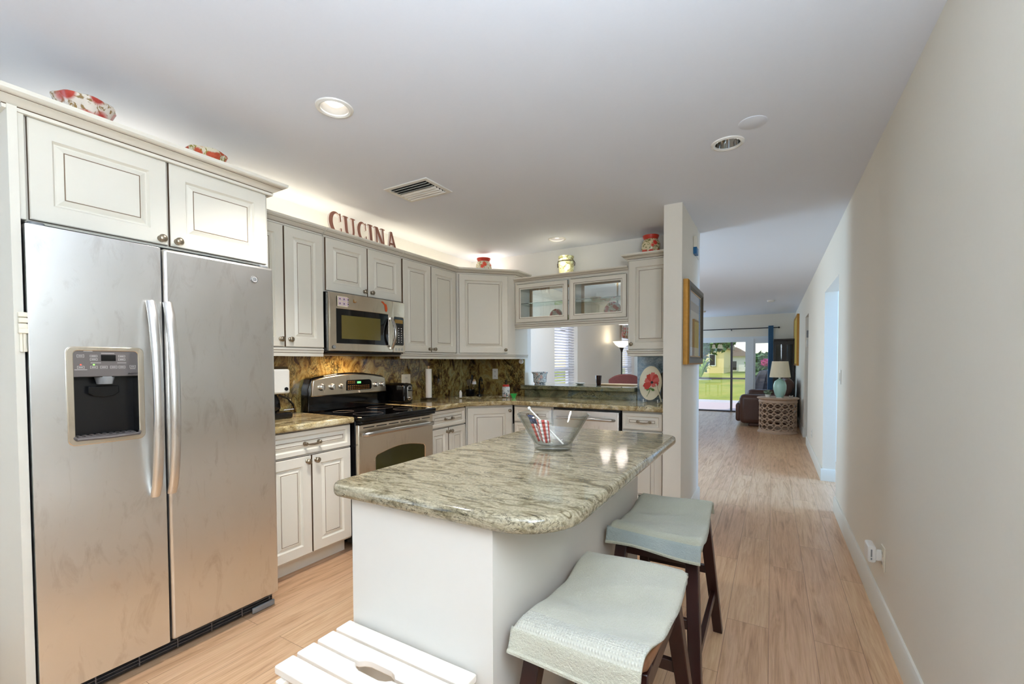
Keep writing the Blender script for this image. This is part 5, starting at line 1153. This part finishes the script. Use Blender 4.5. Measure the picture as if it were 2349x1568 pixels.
def towel(name, cy, mats, label, near, far, wl, wr, seed, hem, lift=0.0):
    rn = random.Random(seed); ph = [rn.uniform(0, 6) for _ in range(6)]
    t = thing(name, label, 'towel', (-0.385, cy, 0.60), 0, 'towels on the stools')
    L = 0.252; tot = near + 2*L + far; nu, nv = 90, 46
    def P(s, x):
        """s: distance along the cloth from the near hem"""
        d = s - near; rr = 0.034; wob = 0.0045*math.sin(11*x + ph[0] + 6*s) + 0.0035*math.sin(23*s + 9*x + ph[1]) + 0.0025*math.sin(41*s - 17*x + ph[2])
        def end(e, k):           # e: how far past the start of the fold; k: which fold
            q = min(e/rr, PI/2); hang = max(0, e - rr*PI/2)
            yy = (L - rr) + rr*math.sin(q) + 0.006 + (0.010*math.sin(17*x + ph[2 + k]) + 0.016)*min(1, hang/0.07)
            return yy, saddle(L - rr) + 0.010 - rr*(1 - math.cos(q)) - hang
        if d < rr:
            yy, z = end(rr - d, 0); y = -yy
        elif d > 2*L - rr: y, z = end(d - (2*L - rr), 1)
        else: y = d - L; z = saddle(y) + 0.010
        z += wob + lift
        # sides curl over the edge of the seat
        ov = max(0, abs(x) - 0.155)
        if 0 <= d <= 2*L: z -= ov*1.4
        return (x, y, z - 0.60)
    def g_(u, v):
        s = tot*u; x = -wl + (wl + wr)*v
        x += 0.006*math.sin(9*s + ph[4]) + 0.008*math.sin(4*s + ph[5])*(v - 0.3)
        return P(s, x)
    m = MB().grid(g_, nu, nv)
    m.mi = []
    for i in range(nu - 1):
        s = tot*i/(nu - 1)
        for j in range(nv - 1): m.mi.append(1 if hem[0] < s < hem[1] else 0)
    o = m.build('cloth', mats, t, solid=0.009, sharp=180)
    e = MB()
    for sgn, s in ((0, 0.006),): e.tube([Vector(g_(s/tot, k/30)) + Vector((0, -0.004, 0)) for k in range(31)], 0.006, 6)
    e.build('hem', mats[0], t)
    return t, g_, tot
tw, g1, tt = towel('hand_towel', 1.192, ['towel', 'towel_band'], 'pale sea-green towel with a ribbed band over the near stool', 0.062, 0.045, 0.166, 0.160, 5, (0.056, 0.125))
q_ = Vector(g1(0.0, 0.70)); m = MB().add([q_ + Vector((-0.022, -0.010, 0.012)), q_ + Vector((0.022, -0.010, 0.008)), q_ + Vector((0.024, -0.016, -0.062)), q_ + Vector((-0.022, -0.016, -0.060))], [(0, 1, 2, 3)])
o = m.build('care_tag', 'white_plastic', tw, solid=0.001); m = MB()
for k in range(7):
    w_ = 0.036 if k == 0 else 0.024 + 0.006*math.sin(k*2.3); z = -0.004 - k*0.0075 - (0.008 if k else 0)
    c_ = q_ + Vector((0.0, -0.0135 - 0.0001*k, z)); m.box(c_.x - w_/2, c_.x + w_/2, c_.y - 0.0012, c_.y, c_.z - 0.001, c_.z + 0.001)
m.build('tag_print', 'grey_panel', o)
towel('hand_towel', 1.955, ['towel_far', 'towel_hem'], 'blue-green towel with a dark hem over the far stool', 0.062, 0.040, 0.180, 0.170, 9, (0.0, 0.056))
# step stool
t = thing('step_stool', 'white slatted wooden step stool with a hand hole against the island', 'step stool', (-0.862, 0.77, 0))
X0, X1, ZT = -1.096, -0.628, 0.515
slats = [(0.838, 0.889), (0.776, 0.829), (0.714, 0.767), (0.652, 0.705)]
m = MB(); hx0, hx1 = -0.925, -0.795
for i_, (a, b) in enumerate(slats):
    if i_ == 1: poly = [(X0, a), (hx0, a)] + [(hx0 + 0.012, a + 0.010), (hx0 + 0.03, a + 0.016), (hx1 - 0.03, a + 0.016), (hx1 - 0.012, a + 0.010)] + [(hx1, a), (X1, a), (X1, b), (X0, b)]
    elif i_ == 2: poly = [(X0, a), (X1, a), (X1, b), (hx1, b), (hx1 - 0.012, b - 0.010), (hx1 - 0.03, b - 0.016), (hx0 + 0.03, b - 0.016), (hx0 + 0.012, b - 0.010), (hx0, b), (X0, b)]
    else: poly = [(X0, a), (X1, a), (X1, b), (X0, b)]
    m.prism(poly, 'xy', ZT - 0.022, ZT)
m.build('slatted_top', 'step_paint', t, world=True, bevel=0.004, seg=2)
for x in (X0 + 0.035, X1 - 0.035):
    for y in (0.672, 0.862): MB().leg((x, y + (-0.04 if y < 0.7 else 0.0), 0), (x, y, ZT - 0.022), 0.030, 0.030).build('leg', 'step_paint', t, world=True, bevel=0.003)
    MB().box(x - 0.012, x + 0.012, 0.640, 0.876, ZT - 0.075, ZT - 0.023).build('side_rail', 'step_paint', t, world=True, bevel=0.003)
    MB().box(x - 0.012, x + 0.012, 0.46, 0.876, 0.20, 0.235).build('step_rail', 'step_paint', t, world=True, bevel=0.003)
    MB().leg((x + 0.0, 0.475, 0), (x, 0.475, 0.235), 0.030, 0.030).build('leg', 'step_paint', t, world=True, bevel=0.003)
MB().box(X0, X1, 0.448, 0.515, 0.236, 0.256).box(X0, X1, 0.525, 0.592, 0.236, 0.256).build('lower_step', 'step_paint', t, world=True, bevel=0.004)
# ------------------------------------------------------------------ ceiling fixtures
def disc(cx, cy, r, n=28): return [(cx + r*math.cos(2*PI*k/n), cy + r*math.sin(2*PI*k/n)) for k in range(n)]
LIGHTS = (((-1.765, 1.385), True, 'lit recessed ceiling light above the space between refrigerator and island'), ((-1.792, 3.909), True, 'small lit recessed ceiling light near the end wall above the crock'), ((-0.220, 2.690), False, 'unlit recessed ceiling light nearest the column and hallway'))
def downlight(c, on, label, power):
    t = thing('recessed_light', label, 'ceiling light', (c[0], c[1], ZC), 0, 'recessed lights in the kitchen ceiling')
    MB().lathe([(0.062, 0.001), (0.062, -0.005), (0.070, -0.009), (0.082, -0.005), (0.084, 0.0), (0.066, 0.0)], (0, 0, 0), 'z', 40).build('trim_ring', 'white_gloss', t)
    MB().lathe([(0.065, -0.003), (0.060, 0.03), (0.050, 0.07), (0.048, 0.072)], (0, 0, 0), 'z', 40).build('reflector', 'can_white' if on else 'chrome', t)
    MB().lathe([(0, 0.010 if on else 0.06), (0.026, 0.014 if on else 0.058), (0.046, 0.030 if on else 0.07), (0.047, 0.060 if on else 0.085), (0, 0.09)], (0, 0, 0), 'z', 32).build('bulb', 'bulb' if on else 'silver', t)
    if on: light('recessed_lamp', 'SPOT', (c[0], c[1], ZC - 0.003), power, (1.0, 0.96, 0.90), (c[0], c[1], 0), 0.05, spot_size=R(118), spot_blend=0.9)
for (c, on, lb), pw_ in zip(LIGHTS, (40, 7, 0)): downlight(c, on, lb, pw_)
tag(MB().lathe([(0, -0.004), (0.058, -0.004), (0.063, -0.002), (0.064, 0.0), (0, 0)], (0, 0, 0), 'z', 36).build('cover_plate', 'ceil'), 'round blank cover plate on the ceiling beside the unlit light', 'cover plate').location = (-0.095, 2.520, ZC)
for x, y, lb in ((-0.03, 9.87, 'white smoke alarm on the hallway ceiling near the living room'), (-1.40, 11.15, 'small white fixture on the living room ceiling just past the picture')):
    tag(MB().lathe([(0, -0.035), (0.05, -0.033), (0.062, -0.02), (0.065, 0), (0, 0)], (0, 0, 0), 'z', 28).build('smoke_alarm', 'white_plastic'), lb, 'smoke alarm').location = (x, y, ZC)
t = thing('ceiling_vent', 'white louvred air vent in the kitchen ceiling', 'air vent', (-2.105, 2.320, ZC), 0)
VX, VY = 0.19, 0.136
MB().holed([(-VX, -VY), (VX, -VY), (VX, VY), (-VX, VY)], [[(-VX + 0.032, -VY + 0.030), (VX - 0.032, -VY + 0.030), (VX - 0.032, VY - 0.030), (-VX + 0.032, VY - 0.030)]], 'xy', -0.008, 0.0).build('vent_frame', 'white_plastic', t, bevel=0.003)
MB().box(-VX + 0.03, VX - 0.03, -VY + 0.028, VY - 0.028, -0.0008, -0.0002).build('vent_back', 'dark_hole', t)
for k in range(7):
    y = -VY + 0.044 + k*0.0305; s_ = -1 if k < 3 else 1
    MB().obox((-VX + 0.034, y, -0.010), (VX - 0.034, y, -0.010), 0.017, 0.0015, 0, (0, s_*0.85, 1)).build('louvre', 'white_plastic', t)
# ------------------------------------------------------------------ lamps hidden on top of the cabinets and under the microwave
light('cabinet_top_strip', 'AREA', (-2.92, 1.95, 2.245), 0.5, (1.0, 0.86, 0.62), (-2.92, 1.95, 3), 0.10, 0.95)
light('cabinet_top_strip', 'AREA', (-2.92, 3.25, 2.245), 0.5, (1.0, 0.86, 0.62), (-2.92, 3.25, 3), 0.10, 1.2)
light('refrigerator_cabinet_strip', 'AREA', (-2.85, 0.95, 2.245), 0.26, (1.0, 0.90, 0.74), (-2.85, 0.95, 3), 0.10, 0.6)
light('corner_cabinet_strip', 'AREA', (-2.75, 4.12, 2.245), 0.32, (1.0, 0.92, 0.8), (-2.75, 4.12, 3), 0.3, 0.10)
light('microwave_lamp', 'AREA', (-2.82, 2.36, 1.358), 1.6, (1.0, 0.66, 0.36), (-2.84, 2.36, 0), 0.12, 0.05)
# ------------------------------------------------------------------ on the column and the right wall
t = thing('framed_picture', 'gold-framed picture with pale mat hanging on the column side wall', 'picture', (-0.584, 3.95, 1.59))
y0, y1, z0, z1 = 3.545, 4.350, 1.272, 1.918; xw = -0.584
def fr_ring(i0, x0, i1, x1, mb, mi):
    a = [(x0, y0 + i0, z0 + i0), (x0, y1 - i0, z0 + i0), (x0, y1 - i0, z1 - i0), (x0, y0 + i0, z1 - i0), (x1, y0 + i1, z0 + i1), (x1, y1 - i1, z0 + i1), (x1, y1 - i1, z1 - i1), (x1, y0 + i1, z1 - i1)]
    mb.add(a, [(k, (k + 1) % 4, 4 + (k + 1) % 4, 4 + k) for k in range(4)], mi)
m = MB()
for a in ((0, xw + 0.001, 0, xw + 0.034, 0), (0, xw + 0.034, 0.010, xw + 0.044, 0), (0.010, xw + 0.044, 0.045, xw + 0.046, 1), (0.045, xw + 0.046, 0.062, xw + 0.030, 1), (0.062, xw + 0.030, 0.070, xw + 0.028, 0)): fr_ring(*a[:4], m, a[4])
m.build('frame', ['gold', 'bronze'], t, world=True, sharp=20)
MB().box(xw + 0.003, xw + 0.024, y0 + 0.055, y1 - 0.055, z0 + 0.055, z1 - 0.055).build('mat_board', 'mat_pale', t, world=True)
MB().box(xw + 0.024, xw + 0.0246, y0 + 0.16, y1 - 0.16, z0 + 0.14, z1 - 0.14).build('print', 'mat_tan', t, world=True)
MB().box(xw + 0.027, xw + 0.0285, y0 + 0.058, y1 - 0.058, z0 + 0.058, z1 - 0.058).build('glass', 'pane', t, world=True)
t = thing('wall_sensor', 'small white sensor with a blue lower half high on the column side wall', 'sensor', (-0.584, 4.06, 2.22))
MB().box(-0.583, -0.556, 4.02, 4.12, 2.262, 2.352).build('housing', 'wall', t, world=True, bevel=0.003)
MB().prism([(-0.583, 2.205), (-0.556, 2.205), (-0.556, 2.262), (-0.583, 2.262)], 'xz', 4.02, 4.12).build('blue_cover', 'blue', t, world=True, bevel=0.002)
MB().obox((-0.575, 4.12, 2.215), (-0.560, 4.16, 2.18), 0.004, 0.012).build('pull_tab', 'white_plastic', t, world=True)
tag(MB().box(0.503, 0.565, 8.995, 9.019, 1.70, 1.82).build('thermostat', 'grey_plastic', bevel=0.004), 'grey thermostat on the jamb of the second opening, above a white one', 'thermostat', 'controls on the far jamb')
tag(MB().box(0.503, 0.575, 8.99, 9.019, 1.54, 1.66).build('alarm_panel', 'white_plastic', bevel=0.004), 'white panel on the jamb of the second opening, below the grey thermostat', 'control panel', 'controls on the far jamb')
t = thing('wall_art', 'tall yellow picture in a gold frame far down the right wall', 'picture', (XR, 11.7, 1.2))
MB().box(XR - 0.045, XR - 0.001, 10.95, 12.45, 1.21, 1.25).box(XR - 0.045, XR - 0.001, 10.95, 12.45, 2.25, 2.29).box(XR - 0.045, XR - 0.001, 10.95, 10.99, 1.25, 2.25).box(XR - 0.045, XR - 0.001, 12.41, 12.45, 1.25, 2.25).build('frame', 'gold', t, world=True)
MB().box(XR - 0.035, XR - 0.002, 10.99, 12.41, 1.25, 2.25).build('canvas', 'art_yellow', t, world=True)
# ------------------------------------------------------------------ dining room
t = thing('floor_lamp', 'tall dark floor lamp with a glowing upturned bowl shade in the dining room', 'floor lamp', (-2.75, 9.26, 0))
MB().lathe([(0, 0), (0.14, 0), (0.14, 0.02), (0.05, 0.035), (0.012, 0.05), (0, 0.05)], (0, 0, 0), 'z', 28).build('base', 'hutch', t)
MB().cyl((0, 0, 0.04), (0, 0, 1.60), 0.014).lathe([(0.014, 1.50), (0.03, 1.56), (0.05, 1.60), (0.0, 1.605)], (0, 0, 0), 'z', 20).build('pole', 'hutch', t)
MB().lathe([(0.0, 1.606), (0.06, 1.612), (0.13, 1.66), (0.185, 1.735), (0.178, 1.735), (0.12, 1.668), (0.05, 1.622), (0, 1.618)], (0, 0, 0), 'z', 36).build('bowl_shade', 'bulb_soft', t)
light('floor_lamp_bulb', 'POINT', (-2.75, 9.26, 1.78), 2, (1.0, 0.82, 0.56), None, 0.06)
t = thing('window_valance', 'red and green leaf-patterned fabric valance at the far dining window', 'valance', (-3.0, 10.86, 1.85))
def val(u, v):
    y = 10.16 + 1.40*u; fl = 0.020*math.sin(u*60)
    return (-3.02 + fl*(1 - v)*0.7 + 0.01, y - 0.05*(1 - 2*u)*(1 - v)*0, 1.86 + 0.36*v)
MB().grid(val, 90, 6).build('fabric', 'valance', t, world=True, solid=0.004, sharp=180)
MB().box(-3.058, -2.99, 10.14, 11.58, 2.22, 2.25).build('mount_board', 'trim', t, world=True)
t = thing('dining_chair', 'dining chair with arched red-brown upholstered back behind the bar', 'chair', (-1.90, 6.6, 0), R(10))
m = MB()
poly = [(-0.24, 0.60), (0.24, 0.60)] + [(0.25 - 0.5*k/16, 1.115 - 0.085*abs(2*k/16 - 1)**2.4) for k in range(17)]
m.prism(poly, 'xz', -0.035, 0.035); m.build('backrest', 'chair_red', t, bevel=0.02, seg=3)
MB().box(-0.25, 0.25, 0.02, 0.50, 0.42, 0.50).build('seat', 'chair_red', t, bevel=0.03, seg=3)
for x, y, h in ((-0.22, 0.0, 0.62), (0.22, 0.0, 0.62), (-0.22, 0.46, 0.42), (0.22, 0.46, 0.42)): MB().leg((x, y, 0), (x, y, h), 0.035, 0.045).build('leg', 'dark_wood', t)
t = thing('chandelier', 'chandelier with frosted tulip glass shades over the dining table', 'chandelier', (-1.87, 6.09, ZC))
MB().lathe([(0, 0), (0.06, 0), (0.055, -0.02), (0.012, -0.03), (0.010, -0.42), (0.03, -0.44), (0.035, -0.50), (0.015, -0.55), (0, -0.56)], (0, 0, 0), 'z', 24).build('stem', 'bronze', t)
for k in range(3):
    a = R(187 + 120*k); ca, sa = math.cos(a), math.sin(a)
    am = MB().tube([(0.02*ca, 0.02*sa, -0.42), (0.08*ca, 0.08*sa, -0.47), (0.14*ca, 0.14*sa, -0.45), (0.16*ca, 0.16*sa, -0.48)], 0.007, 8).build('arm', 'bronze', t)
    MB().lathe([(0.016, -0.475), (0.040, -0.49), (0.056, -0.54), (0.066, -0.60), (0.092, -0.645), (0.088, -0.645), (0.061, -0.60), (0.050, -0.54), (0.034, -0.494), (0.012, -0.480)], (0.16*ca, 0.16*sa, 0), 'z', 24).build('tulip_shade', 'chand', am)
light('chandelier_bulbs', 'POINT', (-1.87, 6.09, 2.41), 10, (1.0, 0.90, 0.76), None, 0.05)
# ------------------------------------------------------------------ living room
t = thing('recliner', 'dark brown leather recliner against the right wall of the living room', 'recliner', (-0.10, 10.6, 0))
def cushion(name, x0, x1, y0, y1, z0, z1, b=0.07, mat='leather', par=None): return MB().box(x0, x1, y0, y1, z0, z1).build(name, mat, par or t, world=True, bevel=b, seg=4)
cushion('base', -0.40, 0.36, 10.02, 11.95, 0.0, 0.34, 0.03)
cushion('arm', -0.56, 0.34, 9.94, 10.20, 0.06, 0.64, 0.09); cushion('arm', -0.50, 0.34, 11.80, 12.06, 0.06, 0.64, 0.09)
cushion('seat_cushion', -0.56, 0.10, 10.21, 11.79, 0.30, 0.50, 0.08)
cushion('footrest', -0.63, -0.52, 10.02, 11.9, 0.09, 0.46, 0.05)
m = MB().prism([(0.02, 0.46), (0.22, 0.44), (0.40, 0.84), (0.34, 0.95), (0.22, 0.95)], 'xz', 10.18, 10.98); m.build('back_cushion', 'leather', t, world=True, bevel=0.06, seg=4)
m = MB().prism([(0.02, 0.46), (0.22, 0.44), (0.40, 0.84), (0.34, 0.95), (0.22, 0.95)], 'xz', 11.0, 11.82); m.build('back_cushion', 'leather', t, world=True, bevel=0.06, seg=4)
DX, DY = 0.10, 9.42
t = thing('drum_table', 'round whitewashed carved wooden drum side table with a ring lattice', 'side table', (DX, DY, 0))
MB().lathe([(0, 0.60), (0.30, 0.60), (0.315, 0.612), (0.335, 0.622), (0.335, 0.638), (0.325, 0.645), (0, 0.645)], (0, 0, 0), 'z', 48).lathe([(0.27, 0.545), (0.305, 0.55), (0.31, 0.575), (0.30, 0.60), (0.27, 0.60), (0.27, 0.545)], (0, 0, 0), 'z', 48).build('table_top', 'drum', t)
MB().lathe([(0.26, 0.0), (0.325, 0.0), (0.325, 0.02), (0.305, 0.035), (0.30, 0.062), (0.26, 0.062), (0.26, 0.0)], (0, 0, 0), 'z', 48).build('base_ring', 'drum', t)
m = MB(); NR = 16
for r_ in range(5):
    z = 0.062 + 0.0483 + r_*0.0966
    for k in range(NR):
        a = 2*PI*(k + 0.5*(r_ % 2)*0)/NR
        m.tube([(0.292*math.cos(a + 0.182*math.cos(b)), 0.292*math.sin(a + 0.182*math.cos(b)), z + 0.045*math.sin(b)) for b in [2*PI*j/14 for j in range(14)]], 0.0115, 6, closed=True)
m.build('lattice', 'drum', t)
t = thing('table_lamp', 'pale turquoise ceramic lamp with cream shade on the drum table', 'table lamp', (0.13, 9.40, 0.645))
MB().lathe([(0, 0), (0.055, 0), (0.060, 0.01), (0.085, 0.06), (0.105, 0.15), (0.105, 0.22), (0.085, 0.29), (0.04, 0.325), (0.022, 0.34), (0, 0.34)], (0, 0, 0), 'z', 36).build('body', 'teal', t)
MB().cyl((0, 0, 0.335), (0, 0, 0.66), 0.006).lathe([(0, 0.335), (0.020, 0.338), (0.018, 0.37), (0, 0.372)], (0, 0, 0), 'z', 18).build('neck', 'silver', t)
MB().lathe([(0.168, 0.365), (0.128, 0.655), (0.125, 0.655), (0.165, 0.365)], (0, 0, 0), 'z', 40).build('lamp_shade', 'shade', t)
t = thing('succulent_pot', 'small white pot with a grey-green plant on the drum table', 'plant', (-0.06, 9.35, 0.645))
MB().lathe([(0, 0), (0.035, 0), (0.045, 0.05), (0.04, 0.05), (0, 0.04)], (0, 0, 0), 'z', 20).build('pot', 'white_gloss', t)
mb = MB(); leaves(mb, (0, 0, 0.08), 0.06, 0.06, 0.045, 90, 0.04, 8); mb.build('foliage', 'leaf_sage', t, sharp=180)
tag(MB().lathe([(0, 0), (0.03, 0), (0.032, 0.05), (0.03, 0.05), (0.027, 0.006), (0, 0.006)], (0, 0, 0), 'z', 18).build('glass_votive', 'glass'), 'small clear glass holder at the right edge of the drum table', 'votive').location = (0.30, 9.28, 0.645)
tag(MB().lathe([(0, 0), (0.05, 0), (0.05, 0.012), (0, 0.012)], (0, 0, 0), 'z', 24).build('coaster', 'white_plastic'), 'white coaster in front of the lamp on the drum table', 'coaster').location = (0.12, 9.20, 0.645)
t = thing('display_hutch', 'tall dark display cabinet with glass doors in the far right corner', 'cabinet', (0.23, 12.42, 0))
MB().box(0.03, 0.455, 12.42, 12.69, 0, 1.78).build('case', 'hutch', t, world=True)
MB().box(0.03, 0.468, 12.16, 12.70, 1.78, 1.83).build('cornice', 'hutch', t, world=True, bevel=0.01)
MB().box(0.03, 0.455, 12.18, 12.42, 0, 0.12).build('plinth', 'hutch', t, world=True)
for a, b in ((0.03, 0.236), (0.239, 0.455)):
    d = MB().holed([(a, 0.12), (b, 0.12), (b, 1.78), (a, 1.78)], [[(a + 0.05, 0.9), (b - 0.04, 0.9), (b - 0.04, 1.70), (a + 0.05, 1.70)]], 'xz', 12.18, 12.21).build('door', 'hutch', t, world=True, bevel=0.003)
    MB().box(a + 0.05, b - 0.04, 12.19, 12.195, 0.9, 1.70).build('door_glass', 'hutch_glass', d, world=True)
t = thing('curtain_rod', 'thin dark curtain rod across the patio doors', 'curtain rod', (-1.4, 12.62, 2.13))
MB().cyl((-2.9, 12.62, 2.13), (0.13, 12.62, 2.13), 0.011).build('pole', 'rod', t, world=True)
MB().ball((0.14, 12.62, 2.13), 0.022, 0.022, 0.022, 14, 8).build('finial', 'rod', t, world=True)
for x in (-0.905, -2.4): MB().box(x - 0.008, x + 0.008, 12.62, 12.719, 2.09, 2.12).build('bracket', 'rod', t, world=True)
def cur(u, v):
    a = u*9*2*PI; return (-0.085 + 0.105*u + 0.004*math.cos(a), 12.62 + 0.028*math.sin(a), 0.02 + 2.16*v)
tag(MB().grid(cur, 120, 6).build('blue_curtain', 'curtain', solid=0.003, sharp=180), 'gathered blue curtain at the right end of the patio doors', 'curtain')
